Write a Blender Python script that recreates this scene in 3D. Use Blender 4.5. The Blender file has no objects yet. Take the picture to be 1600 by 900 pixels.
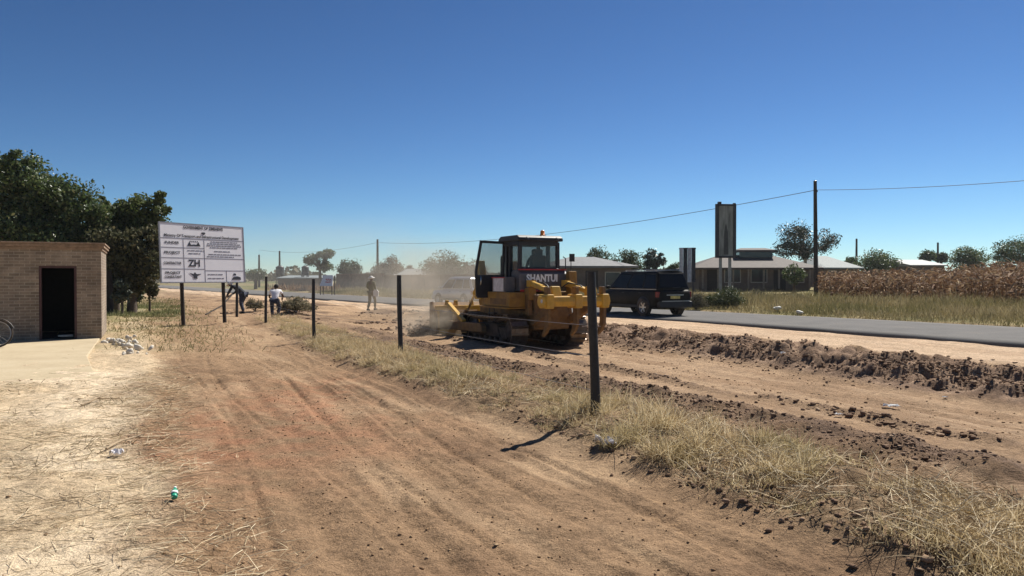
import bpy, bmesh, math, random
import numpy as np
from mathutils import Vector, Matrix, Euler

R = math.radians
rng = np.random.default_rng(7)
random.seed(7)
scene = bpy.context.scene
COL = scene.collection
EYE, FOC, HOR = 1.65, 1155.0, 435.0      # eye height (m), focal length and horizon row in photo pixels

def px_x(px, d):
    """sideways metres of a bearing (photo column) at a distance"""
    return (px - 800.0) / FOC * d

def row_z(py, d):
    return EYE - (py - HOR) * d / FOC

# ------------------------------------------------------------------ noise
def _hash(ix, iy, seed):
    n = (ix.astype(np.int64) * 374761393 + iy.astype(np.int64) * 668265263 + seed * 982451653) & 0x7fffffff
    n = ((n ^ (n >> 13)) * 1274126177) & 0x7fffffff
    return ((n ^ (n >> 16)) & 0xffff) / 65535.0 * 2 - 1

def vnoise(x, y, seed=0):
    x = np.asarray(x, float); y = np.asarray(y, float)
    ix = np.floor(x); iy = np.floor(y)
    fx = x - ix; fy = y - iy
    ux = fx * fx * fx * (fx * (fx * 6 - 15) + 10); uy = fy * fy * fy * (fy * (fy * 6 - 15) + 10)
    ix = ix.astype(np.int64); iy = iy.astype(np.int64)
    a = _hash(ix, iy, seed); b = _hash(ix + 1, iy, seed); c = _hash(ix, iy + 1, seed); d = _hash(ix + 1, iy + 1, seed)
    return (a * (1 - ux) + b * ux) * (1 - uy) + (c * (1 - ux) + d * ux) * uy

def fbm(x, y, seed=0, octv=4, gain=0.5):
    s = 0; amp = 1.0
    for k in range(octv):
        s = s + amp * vnoise(x * 2 ** k + 17.3 * k, y * 2 ** k - 9.1 * k, seed + k)
        amp *= gain
    return s

def smooth(e0, e1, v):
    t = np.clip((v - e0) / (e1 - e0), 0, 1)
    return t * t * (3 - 2 * t)

# ------------------------------------------------------------------ ground shape
UA = np.array([-0.447, 0.894]); UC = np.array([0.894, 0.447])    # along and across the road
def to_ac(x, y):
    x = np.asarray(x, float); y = np.asarray(y, float)
    return UA[0] * x + UA[1] * y, UC[0] * x + UC[1] * y
def from_ac(a, c):
    return UA[0] * a + UC[0] * c, UA[1] * a + UC[1] * c
_sa = np.arange(-400, 3000, 2.0)
_sv = np.interp(_sa, [-400, 18, 30, 52, 80, 150, 400, 3000], [0, 0, -1.5, -6, -9.3, -17, -45, -340])
_k = np.ones(7) / 7
_sv = np.convolve(np.pad(_sv, 3, mode='edge'), _k, 'valid')
def bend(a):
    return np.interp(a, _sa, _sv)
ROAD0, ROAD1 = 19.4, 26.4

PC = [-60, 0.1, 0.4, 3.65, 3.95, 4.5, 5.6, 6.0, 6.4, 6.9, 7.2, 8.0, 8.2, 8.5, 10, 12.0, 12.5, 13.1, 13.7, 14.5, 15.3, 18.8, 19.2, 26.6, 27.0, 38, 60, 120, 900]
PZ = [0, 0.0, -.05, -.05, .05, .11, .03, .06, .10, .0, -.10, -.13, -.08, -.16, -.28, -.30, -.16, .02, .05, .02, 0, 0, -.04, -.04, .02, .25, .65, .9, 1.0]

def rut(a, c, c0, w, depth, amp, fr, ph):
    cc = c0 + amp * np.sin(a * fr + ph)
    return -depth * np.exp(-((c - cc) / w) ** 2) + .45 * depth * np.exp(-((np.abs(c - cc) - 1.9 * w) / (.7 * w)) ** 2)

def ground_z(x, y, fine=True):
    a, c = to_ac(x, y)
    far = smooth(22, 34, a)
    cs = c - bend(a)
    jit = .14 * vnoise(a * .45, 0 * a, 3) + .06 * vnoise(a * 1.7, 0 * a + 5, 4)
    k = smooth(2, 5, c)
    near = np.interp(c + jit, PC, PZ)
    # beyond the bulldozer the cut has not been opened yet: mild ground up to the road
    PZ2 = [0, 0, -.02, -.02, .03, .04, .03, .03, .04, 0, -.03, -.03, 0, -.02, -.05, -.05, -.02, .03, .03, .02, 0, 0, -.04, -.04, .02, .25, .65, .9, 1.0]
    fz = np.interp(cs, PC, PZ2)
    z = near * (1 - far) + fz * far
    z = z - .10 * smooth(8, 15, a) * smooth(3.6, 1.5, np.abs(c - 4.6)) * (1 - far)   # shallow dip along the posts
    road = smooth(ROAD0 - .9, ROAD0 - .3, cs) * smooth(ROAD1 + .9, ROAD1 + .3, cs)
    trk = smooth(.1, .6, c + .5 * jit) * smooth(3.9, 3.4, c + jit)
    wr = np.exp(-((c + jit - 6.3) / .5) ** 2) + .55 * np.exp(-((c + jit - 8.25) / .22) ** 2)
    rg = smooth(12.1, 12.7, c + jit) * smooth(15.4, 14.2, c + jit)
    vg = smooth(3.75, 4.0, c + jit) * smooth(6.2, 5.6, c + jit)
    nf = 1 - far
    z = z - nf * .13 * smooth(13, 3, a) * smooth(8.6, 11.5, c) * smooth(16.5, 14.2, c)
    lumps = fbm(x * 2.6, y * 2.6, 11, 5, .62)
    z = z + nf * (wr * (.06 * lumps) + rg * .12 * lumps + vg * .05 * lumps)
    z = z + (.022 * fbm(x * .9, y * .9, 21, 3) * (1 - road) * (1 - .4 * trk))
    left = smooth(0.5, -.3, c) + far * smooth(10, 6, c)
    z = z + np.clip(left, 0, 1) * .03 * fbm(x * 1.9, y * 1.9, 31, 3)
    z = z + far * (.10 * fbm(x * .25, y * .25, 41, 3) + .10 * smooth(4, 6, c) * smooth(18.5, 16, cs) * fbm(x * .5, y * .8, 43, 4)) * (1 - road) * smooth(-16, -8, c)
    if fine:
        tz = rut(a, c, 1.05, .10, .028, .06, .5, 0) + rut(a, c, 1.55, .09, .022, .10, .35, 1) + rut(a, c, 2.35, .11, .042, .16, .45, 2.2) \
            + rut(a, c, 2.8, .08, .038, .14, .4, 2.9) + rut(a, c, 3.25, .09, .038, .1, .6, .4) + rut(a, c, 1.9, .06, .028, .25, .28, 4) + rut(a, c, 3.05, .05, .03, .3, .5, 5.) \
            + rut(a, c, 2.1, .032, .022, .22, .33, 2.5) + rut(a, c, 2.55, .030, .026, .18, .42, 2.4) + rut(a, c, 1.3, .034, .02, .2, .30, .7) + rut(a, c, 3.45, .034, .024, .12, .5, 1.2) + rut(a, c, .8, .034, .02, .1, .45, 3.3) + rut(a, c, 2.9, .028, .024, .2, .37, 2.8)
        tread = np.sin(a * 42 + 5 * np.sin(c * 14)) * .005 * (np.exp(-((c - 2.35 - .16 * np.sin(a * .45 + 2.2)) / .16) ** 2) + np.exp(-((c - 1.05 - .06 * np.sin(a * .5)) / .14) ** 2))
        fadea = smooth(26, 14, a)
        patch = .6 + .4 * vnoise(a * .7, c * 1.2, 77)
        z = z + trk * fadea * patch * (tz * .85 + tread) + trk * .012 * fbm(x * 5, y * 5, 51, 3)
        # the bulldozer's own track prints on the graded strip
        fl = smooth(8.6, 8.9, c) * smooth(12.2, 11.8, c) * nf
        z = z + fl * (.012 * np.sin(c * 9 + 1.5 * vnoise(a * .3, c, 5)) + .012 * fbm(a * 1.2, c * 5, 61, 3))
        sh = smooth(15.2, 15.8, cs) * smooth(19.2, 18.6, cs)
        z = z + sh * .012 * fbm(a * 1.0, c * 4, 71, 3)
    return z - road * .03

def gz(x, y):
    return float(ground_z(np.array([x]), np.array([y]))[0])

# ------------------------------------------------------------------ materials
def nodes(name):
    m = bpy.data.materials.new(name); m.use_nodes = True
    nt = m.node_tree
    b = nt.nodes['Principled BSDF']
    return m, nt, b
def N(nt, typ, **kw):
    n = nt.nodes.new(typ)
    for k, v in kw.items():
        if k in n.inputs: n.inputs[k].default_value = v
        else: setattr(n, k, v)
    return n
def L(nt, a, b): nt.links.new(a, b)
def mixc(nt, fac, a, b, mode='MIX'):
    n = nt.nodes.new('ShaderNodeMix'); n.data_type = 'RGBA'; n.blend_type = mode
    for sock, v in ((n.inputs[0], fac), (n.inputs[6], a), (n.inputs[7], b)):
        if hasattr(v, 'is_linked'): nt.links.new(v, sock)
        else: sock.default_value = v if not isinstance(v, tuple) else (*v[:3], 1)
    return n.outputs[2]
def ramp(nt, fac, stops):
    n = nt.nodes.new('ShaderNodeValToRGB')
    e = n.color_ramp.elements
    while len(e) < len(stops): e.new(.5)
    for k, (p, c) in enumerate(stops):
        e[k].position = p; e[k].color = (*c, 1) if len(c) == 3 else c
    nt.links.new(fac, n.inputs[0])
    return n.outputs[0]

def plain(name, col, rough=.6, metal=0.0, var=.25, scale=6, bump=.0, bscale=40, dust=0.0, dustc=(.33, .22, .14), spec=.5, coat=0):
    m, nt, b = nodes(name)
    tc = N(nt, 'ShaderNodeTexCoord')
    n1 = N(nt, 'ShaderNodeTexNoise', Scale=scale, Detail=6.0, Roughness=.62)
    L(nt, tc.outputs['Object'], n1.inputs['Vector'])
    lo = tuple(c * (1 - var) for c in col); hi = tuple(min(1, c * (1 + var)) for c in col)
    c = ramp(nt, n1.outputs[0], [(.3, lo), (.7, hi)])
    if dust:
        n2 = N(nt, 'ShaderNodeTexNoise', Scale=scale * .6, Detail=8.0, Roughness=.7)
        L(nt, tc.outputs['Object'], n2.inputs['Vector'])
        f = ramp(nt, n2.outputs[0], [(.42, (0, 0, 0)), (.72, (dust,) * 3)])
        c = mixc(nt, f, c, dustc)
    L(nt, c, b.inputs['Base Color'])
    b.inputs['Roughness'].default_value = rough; b.inputs['Metallic'].default_value = metal
    b.inputs['Specular IOR Level'].default_value = spec
    b.inputs['Coat Weight'].default_value = coat
    if bump:
        n3 = N(nt, 'ShaderNodeTexNoise', Scale=bscale, Detail=5.0)
        L(nt, tc.outputs['Object'], n3.inputs['Vector'])
        bp = N(nt, 'ShaderNodeBump', Strength=bump, Distance=.02)
        L(nt, n3.outputs[0], bp.inputs['Height']); L(nt, bp.outputs[0], b.inputs['Normal'])
    return m

def islands(name, stops, rough=.8, trans=.0, spec=.2, patches=None):
    """each blade, leaf or clod (mesh island) takes its own colour"""
    m, nt, b = nodes(name)
    g = N(nt, 'ShaderNodeNewGeometry')
    c = ramp(nt, g.outputs['Random Per Island'], stops)
    if patches:
        tc = N(nt, 'ShaderNodeTexCoord')
        n1 = N(nt, 'ShaderNodeTexNoise', Scale=patches[0], Detail=3.0)
        L(nt, tc.outputs['Object'], n1.inputs['Vector'])
        c = mixc(nt, ramp(nt, n1.outputs[0], [(.42, (0, 0, 0)), (.62, (patches[2],) * 3)]), c, patches[1])
    L(nt, c, b.inputs['Base Color'])
    b.inputs['Roughness'].default_value = rough
    b.inputs['Specular IOR Level'].default_value = spec
    if trans:
        t = N(nt, 'ShaderNodeBsdfTranslucent'); L(nt, c, t.inputs[0])
        mx = N(nt, 'ShaderNodeMixShader'); mx.inputs[0].default_value = trans
        L(nt, b.outputs[0], mx.inputs[1]); L(nt, t.outputs[0], mx.inputs[2])
        L(nt, mx.outputs[0], nt.nodes['Material Output'].inputs[0])
    return m

def brick_mat(name, c1, c2, mortar, bw=.23, bh=.079, rot=None):
    m, nt, b = nodes(name)
    tc = N(nt, 'ShaderNodeTexCoord')
    sp = N(nt, 'ShaderNodeSeparateXYZ'); L(nt, tc.outputs['Object'], sp.inputs[0])
    ad = N(nt, 'ShaderNodeMath', operation='ADD'); L(nt, sp.outputs[0], ad.inputs[0]); L(nt, sp.outputs[1], ad.inputs[1])
    cb = N(nt, 'ShaderNodeCombineXYZ'); L(nt, ad.outputs[0], cb.inputs[0]); L(nt, sp.outputs[2], cb.inputs[1])
    bt = N(nt, 'ShaderNodeTexBrick', Scale=1.0)
    bt.inputs['Brick Width'].default_value = bw; bt.inputs['Row Height'].default_value = bh
    bt.inputs['Mortar Size'].default_value = .009; bt.inputs['Mortar Smooth'].default_value = .25; bt.inputs['Bias'].default_value = -.1
    bt.inputs['Color1'].default_value = (*c1, 1); bt.inputs['Color2'].default_value = (*c2, 1); bt.inputs['Mortar'].default_value = (*mortar, 1)
    L(nt, cb.outputs[0], bt.inputs['Vector'])
    n1 = N(nt, 'ShaderNodeTexNoise', Scale=3.0, Detail=8.0, Roughness=.7); L(nt, tc.outputs['Object'], n1.inputs['Vector'])
    n5 = N(nt, 'ShaderNodeTexNoise', Scale=.9, Detail=6.0, Roughness=.6); L(nt, tc.outputs['Object'], n5.inputs['Vector'])
    c = mixc(nt, .75, bt.outputs[0], ramp(nt, n1.outputs[0], [(.3, (.45, .44, .43)), (.7, (1.05, 1.0, .95))]), 'MULTIPLY')
    c = mixc(nt, .8, c, ramp(nt, n5.outputs[0], [(.35, (.62, .58, .56)), (.6, (1.08, 1.08, 1.08))]), 'MULTIPLY')
    L(nt, c, b.inputs['Base Color']); b.inputs['Roughness'].default_value = .9
    bp = N(nt, 'ShaderNodeBump', Strength=.8, Distance=.012); bp.invert = True
    L(nt, bt.outputs['Fac'], bp.inputs['Height']); L(nt, bp.outputs[0], b.inputs['Normal'])
    return m

# ------------------------------------------------------------------ object helpers
def tag(o, label=None, cat=None, group=None, kind=None):
    if label: o['label'] = label
    if cat: o['category'] = cat
    if group: o['group'] = group
    if kind: o['kind'] = kind
    return o
def empty(name, loc, rz=0.0, label=None, cat=None, group=None):
    o = bpy.data.objects.new(name, None); COL.objects.link(o)
    o.location = loc; o.rotation_euler = (0, 0, rz); o.empty_display_size = .3
    return tag(o, label, cat, group)
def copy_tree(o, parent=None):
    c = o.copy(); COL.objects.link(c)
    if parent is not None: c.parent = parent
    for ch in list(o.children): copy_tree(ch, c)
    return c

def mesh_np(name, v, f, mat, parent=None, smooth_=False, loc=None):
    v = np.ascontiguousarray(v, np.float32); f = np.ascontiguousarray(f, np.int32)
    me = bpy.data.meshes.new(name)
    me.vertices.add(len(v)); me.vertices.foreach_set('co', v.ravel())
    k = f.shape[1]
    me.loops.add(f.size); me.loops.foreach_set('vertex_index', f.ravel())
    me.polygons.add(len(f)); me.polygons.foreach_set('loop_start', np.arange(len(f), dtype=np.int32) * k)
    if smooth_: me.polygons.foreach_set('use_smooth', np.ones(len(f), bool))
    me.update(calc_edges=True); me.validate()
    me.materials.append(mat)
    o = bpy.data.objects.new(name, me); COL.objects.link(o)
    if parent is not None: o.parent = parent
    if loc is not None: o.location = loc
    return o

class MB:
    """collects shapes for ONE mesh object"""
    def __init__(s): s.v = []; s.f = []; s.sm = []
    def add(s, vs, fs, sm=False):
        o = len(s.v); s.v += [tuple(p) for p in vs]
        for f in fs: s.f.append(tuple(i + o for i in f)); s.sm.append(sm)
        return s
    def box(s, c, d, rot=(0, 0, 0)):
        M = Euler(rot).to_matrix(); c = Vector(c)
        vs = [c + M @ Vector((x * d[0] / 2, y * d[1] / 2, z * d[2] / 2)) for x in (-1, 1) for y in (-1, 1) for z in (-1, 1)]
        return s.add(vs, [(0, 1, 3, 2), (4, 6, 7, 5), (0, 4, 5, 1), (2, 3, 7, 6), (0, 2, 6, 4), (1, 5, 7, 3)])
    def bar(s, p0, p1, w, t, up=(0, 0, 1)):
        """rectangular bar between two points, w across, t in the up sense"""
        p0 = Vector(p0); p1 = Vector(p1); d = (p1 - p0).normalized(); u = Vector(up)
        sd = d.cross(u)
        if sd.length < 1e-4: sd = d.cross(Vector((1, 0, 0)))
        sd.normalize(); u = sd.cross(d)
        vs = [p + sd * (a * w / 2) + u * (b * t / 2) for p in (p0, p1) for a, b in ((-1, -1), (1, -1), (1, 1), (-1, 1))]
        return s.add(vs, [(3, 2, 1, 0), (4, 5, 6, 7), (0, 1, 5, 4), (1, 2, 6, 5), (2, 3, 7, 6), (3, 0, 4, 7)])
    def prism(s, poly, plane, lo, hi):
        """polygon in plane 'xz','yz','xy' pushed along the third axis"""
        def P(u, w, t):
            return {'xz': (u, t, w), 'yz': (t, u, w), 'xy': (u, w, t)}[plane]
        n = len(poly)
        vs = [P(u, w, lo) for u, w in poly] + [P(u, w, hi) for u, w in poly]
        fs = [tuple(range(n))[::-1], tuple(range(n, 2 * n))] + [(i, (i + 1) % n, n + (i + 1) % n, n + i) for i in range(n)]
        return s.add(vs, fs)
    def tube(s, pts, r, n=10, cap=True, sm=True):
        pts = [Vector(p) for p in pts]
        rs = r if isinstance(r, (list, tuple)) else [r] * len(pts)
        rings = []; prev = None
        for i, p in enumerate(pts):
            t = (pts[min(i + 1, len(pts) - 1)] - pts[max(i - 1, 0)]).normalized()
            if prev is None:
                a = t.cross(Vector((0, 0, 1)))
                if a.length < .05: a = t.cross(Vector((1, 0, 0)))
            else:
                a = prev - t * prev.dot(t)
            a.normalize(); prev = a; b = t.cross(a)
            rings.append([p + (a * math.cos(2 * math.pi * k / n) + b * math.sin(2 * math.pi * k / n)) * rs[i] for k in range(n)])
        vs = [q for ring in rings for q in ring]
        fs = [(i * n + k, i * n + (k + 1) % n, (i + 1) * n + (k + 1) % n, (i + 1) * n + k) for i in range(len(pts) - 1) for k in range(n)]
        s.add(vs, fs, sm)
        if cap:
            s.add(rings[0], [tuple(range(n))[::-1]]); s.add(rings[-1], [tuple(range(n))])
        return s
    def ring(s, c, axis, R_, r, n=28, m=8):
        """torus"""
        c = Vector(c); ax = Vector(axis).normalized(); a = ax.cross(Vector((0, 0, 1)))
        if a.length < .05: a = ax.cross(Vector((1, 0, 0)))
        a.normalize(); b = ax.cross(a); vs = []
        for i in range(n):
            t = 2 * math.pi * i / n; d = a * math.cos(t) + b * math.sin(t)
            for j in range(m):
                q = 2 * math.pi * j / m
                vs.append(c + d * (R_ + r * math.cos(q)) + ax * (r * math.sin(q)))
        fs = [(i * m + j, ((i + 1) % n) * m + j, ((i + 1) % n) * m + (j + 1) % m, i * m + (j + 1) % m) for i in range(n) for j in range(m)]
        return s.add(vs, fs, True)
    def lathe(s, prof, c, axis=(0, 0, 1), n=20):
        """(radius, height) profile turned round an axis through c"""
        c = Vector(c); ax = Vector(axis).normalized(); a = ax.cross(Vector((0, 0, 1)))
        if a.length < .05: a = Vector((1, 0, 0))
        a.normalize(); b = ax.cross(a); vs = []
        for r, h in prof:
            for k in range(n):
                t = 2 * math.pi * k / n
                vs.append(c + ax * h + (a * math.cos(t) + b * math.sin(t)) * max(r, 1e-4))
        fs = [(i * n + k, i * n + (k + 1) % n, (i + 1) * n + (k + 1) % n, (i + 1) * n + k) for i in range(len(prof) - 1) for k in range(n)]
        return s.add(vs, fs, True)
    def ball(s, c, r, n=12, m=8):
        rx, ry, rz = r if isinstance(r, (tuple, list)) else (r, r, r)
        vs = [(c[0], c[1], c[2] - rz)]
        for i in range(1, m):
            p = -math.pi / 2 + math.pi * i / m
            for k in range(n):
                t = 2 * math.pi * k / n
                vs.append((c[0] + rx * math.cos(p) * math.cos(t), c[1] + ry * math.cos(p) * math.sin(t), c[2] + rz * math.sin(p)))
        vs.append((c[0], c[1], c[2] + rz)); e = len(vs) - 1
        fs = [(0, 1 + (k + 1) % n, 1 + k) for k in range(n)]
        for i in range(m - 2):
            fs += [(1 + i * n + k, 1 + i * n + (k + 1) % n, 1 + (i + 1) * n + (k + 1) % n, 1 + (i + 1) * n + k) for k in range(n)]
        fs += [(1 + (m - 2) * n + k, 1 + (m - 2) * n + (k + 1) % n, e) for k in range(n)]
        return s.add(vs, fs, True)
    def build(s, name, mat, parent=None, bevel=0.0, loc=None, rz=0.0, sub=0):
        me = bpy.data.meshes.new(name)
        me.from_pydata(s.v, [], s.f)
        me.polygons.foreach_set('use_smooth', s.sm)
        me.update()
        bm = bmesh.new(); bm.from_mesh(me); bmesh.ops.recalc_face_normals(bm, faces=bm.faces); bm.to_mesh(me); bm.free()
        me.materials.append(mat)
        o = bpy.data.objects.new(name, me); COL.objects.link(o)
        if parent is not None: o.parent = parent
        if loc is not None: o.location = loc
        if rz: o.rotation_euler = (0, 0, rz)
        if bevel:
            md = o.modifiers.new('bevel', 'BEVEL'); md.width = bevel; md.segments = 2; md.limit_method = 'ANGLE'; md.angle_limit = R(40)
        if sub:
            md = o.modifiers.new('sub', 'SUBSURF'); md.levels = sub; md.render_levels = sub
        return o

def text_mesh(name, body, size, mat, parent, M, align='CENTER', width=None, depth=.002, bold=0.0):
    """lettering as a mesh; M places the text's own xy plane; width squeezes it to a given length"""
    cu = bpy.data.curves.new(name, 'FONT'); cu.body = body; cu.size = size
    cu.align_x = align; cu.align_y = 'CENTER'; cu.extrude = depth; cu.offset = bold; cu.resolution_u = 3
    t = bpy.data.objects.new(name, cu); COL.objects.link(t)
    dg = bpy.context.evaluated_depsgraph_get(); dg.update()
    me = bpy.data.meshes.new_from_object(t.evaluated_get(dg))
    COL.objects.unlink(t); bpy.data.objects.remove(t); bpy.data.curves.remove(cu)
    if width:
        xs = [v.co.x for v in me.vertices]; w = max(xs) - min(xs)
        me.transform(Matrix.Diagonal((width / w, 1, 1, 1)))
    me.transform(M); me.materials.clear(); me.materials.append(mat)
    me.name = name
    o = bpy.data.objects.new(name, me); COL.objects.link(o); o.parent = parent
    return o

# ------------------------------------------------------------------ scattered strips, leaves and lumps
def strips(base, direc, length, width, sag, segs=2):
    """thin tapered strips: grass blades and straws. sag bends the tip down"""
    n = len(base)
    side = np.cross(direc, np.array([0, 0, 1.0])); l = np.linalg.norm(side, axis=1, keepdims=True)
    side = np.where(l > 1e-3, side / np.maximum(l, 1e-3), np.array([1.0, 0, 0]))
    ang = rng.uniform(0, np.pi, n)[:, None]
    side = side * np.cos(ang) + np.cross(direc, side) * np.sin(ang)
    m = base + direc * (length * .55)[:, None]; m[:, 2] -= sag * length * .12
    t = base + direc * length[:, None]; t[:, 2] -= sag * length * .5
    w = (width / 2)[:, None]
    v = np.stack([base - side * w, base + side * w, m - side * w * .8, m + side * w * .8, t], 1).reshape(-1, 3)
    i = (np.arange(n) * 5)[:, None]
    f = np.stack([i + [0, 1, 3], i + [0, 3, 2], i + [2, 3, 4]], 1).reshape(-1, 3)
    return v, f

def rand_dirs(n, up_lo, up_hi):
    t = rng.uniform(0, 2 * np.pi, n); e = rng.uniform(up_lo, up_hi, n)
    return np.stack([np.cos(t) * np.cos(e), np.sin(t) * np.cos(e), np.sin(e)], 1)

def leaf_cloud(pos, size, droop=0.0, aspect=.55):
    n = len(pos)
    d = rng.normal(size=(n, 3)); d[:, 2] -= droop; d /= np.linalg.norm(d, axis=1, keepdims=True)
    s = rng.normal(size=(n, 3)); s = np.cross(d, s); s /= np.linalg.norm(s, axis=1, keepdims=True)
    L_ = (size * rng.uniform(.6, 1.35, n))[:, None]; W = L_ * aspect
    v = np.stack([pos - d * L_ / 2, pos + s * W / 2, pos + d * L_ / 2, pos - s * W / 2], 1).reshape(-1, 3)
    f = (np.arange(n) * 4)[:, None] + np.array([0, 1, 2, 3])
    return v, f

def _ico(k):
    b = bmesh.new(); bmesh.ops.create_icosphere(b, subdivisions=k, radius=1.0)
    r = np.array([v.co[:] for v in b.verts]), np.array([[v.index for v in f.verts] for f in b.faces]); b.free()
    return r
ICO = {1: _ico(1), 2: _ico(2)}
def lumps(pos, size, rough=.22, flat=.58, lod=2):
    ICO_V, ICO_F = ICO[lod]
    n = len(pos); k = len(ICO_V)
    rad = np.ones((n, k, 1))
    for _ in range(9):                      # broken faces: cut the lump by random planes
        ax = rng.normal(size=(n, 3, 1)); ax /= np.linalg.norm(ax, axis=1, keepdims=True)
        dt = ICO_V[None] @ ax
        rad = np.minimum(rad, rng.uniform(.42, .92, (n, 1, 1)) / np.maximum(dt, .05))
    rad = rad * (1 + rough * rng.normal(size=(n, k, 1)))
    sc = rng.uniform(.65, 1.45, (n, 1, 3)); sc[:, :, 2] *= flat
    v = ICO_V[None] * rad * sc * size[:, None, None] + pos[:, None, :]
    f = ICO_F[None] + (np.arange(n) * k)[:, None, None]
    return v.reshape(-1, 3), f.reshape(-1, 3)
# ================================================================== camera, sky, sun
cam = bpy.data.objects.new('camera', bpy.data.cameras.new('camera')); COL.objects.link(cam)
cam.location = (0, 0, EYE); cam.rotation_euler = (R(90) - math.atan(15 / FOC), 0, 0)
cam.data.sensor_width = 36; cam.data.lens = FOC / 1600 * 36; cam.data.clip_end = 6000
scene.camera = cam
SUN_AZ, SUN_EL = R(38), R(48)          # azimuth from +Y towards +X
w = bpy.data.worlds.new('World'); scene.world = w; w.use_nodes = True
nt = w.node_tree; bg = nt.nodes['Background']
sky = N(nt, 'ShaderNodeTexSky'); sky.sky_type = 'NISHITA'; sky.sun_disc = False
sky.sun_elevation = SUN_EL; sky.sun_rotation = SUN_AZ
sky.altitude = 1400; sky.air_density = .9; sky.dust_density = .1; sky.ozone_density = 2.2
# the sky of the photograph is a deeper, clearer blue than the model's: same gradient, more contrast
ms = N(nt, 'ShaderNodeVectorMath', operation='SCALE'); ms.inputs[3].default_value = .094
gm = N(nt, 'ShaderNodeGamma'); gm.inputs[1].default_value = 1.37
tn = N(nt, 'ShaderNodeVectorMath', operation='MULTIPLY'); tn.inputs[1].default_value = tuple(v / 1.569 / .1 for v in (.80, .98, 1.08))
L(nt, sky.outputs[0], ms.inputs[0]); L(nt, ms.outputs[0], gm.inputs[0]); L(nt, gm.outputs[0], tn.inputs[0])
L(nt, tn.outputs[0], bg.inputs[0]); bg.inputs[1].default_value = .1
sl = bpy.data.lights.new('sun', 'SUN'); sl.energy = 4.8; sl.angle = R(.53); sl.color = (1.0, .95, .86)
so = bpy.data.objects.new('sun', sl); COL.objects.link(so)
sdir = Vector((math.sin(SUN_AZ) * math.cos(SUN_EL), math.cos(SUN_AZ) * math.cos(SUN_EL), math.sin(SUN_EL)))
so.rotation_euler = (-sdir).to_track_quat('-Z', 'Y').to_euler(); so.location = (30, 30, 40)
scene.view_settings.view_transform = 'Standard'; scene.view_settings.look = 'None'
scene.view_settings.exposure = .65; scene.view_settings.gamma = 1.0
scene.render.engine = 'CYCLES'
cy = scene.cycles; cy.use_denoising = True; cy.max_bounces = 6; cy.diffuse_bounces = 3; cy.glossy_bounces = 3
cy.transmission_bounces = 4; cy.transparent_max_bounces = 8; cy.volume_bounces = 0; cy.sample_clamp_indirect = 6

# ================================================================== ground
def geo(lo, hi, s0, g):
    out = [lo]; s = s0
    while out[-1] < hi: out.append(out[-1] + s); s *= g
    return out
a_lines = sorted(set(-np.array(geo(0, 2500, .4, 1.25))[1:])) + geo(0.0, 13.0, .05, 1.0) + geo(13.06, 36, .06, 1.014) + geo(36.4, 100, .35, 1.025) + geo(101.6, 2800, 1.8, 1.12)
c_lines = sorted(set(-14 - np.array(geo(0, 2500, .12, 1.2))[1:])) + geo(-14, -4, .11, 1.0) + geo(-3.94, .4, .05, 1.0) + geo(.43, 4.2, .027, 1.0) + geo(4.24, 9.2, .048, 1.0) + geo(9.26, 30, .07, 1.004) + geo(30.3, 2800, .3, 1.12)
A, C = np.meshgrid(np.array(a_lines), np.array(c_lines), indexing='ij')
GX, GY = from_ac(A, C)
GZ = ground_z(GX.ravel(), GY.ravel())
na, nc = A.shape
idx = np.arange(na * nc).reshape(na, nc)
quads = np.stack([idx[:-1, :-1], idx[1:, :-1], idx[1:, 1:], idx[:-1, 1:]], -1).reshape(-1, 4)[:, ::-1]

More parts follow.
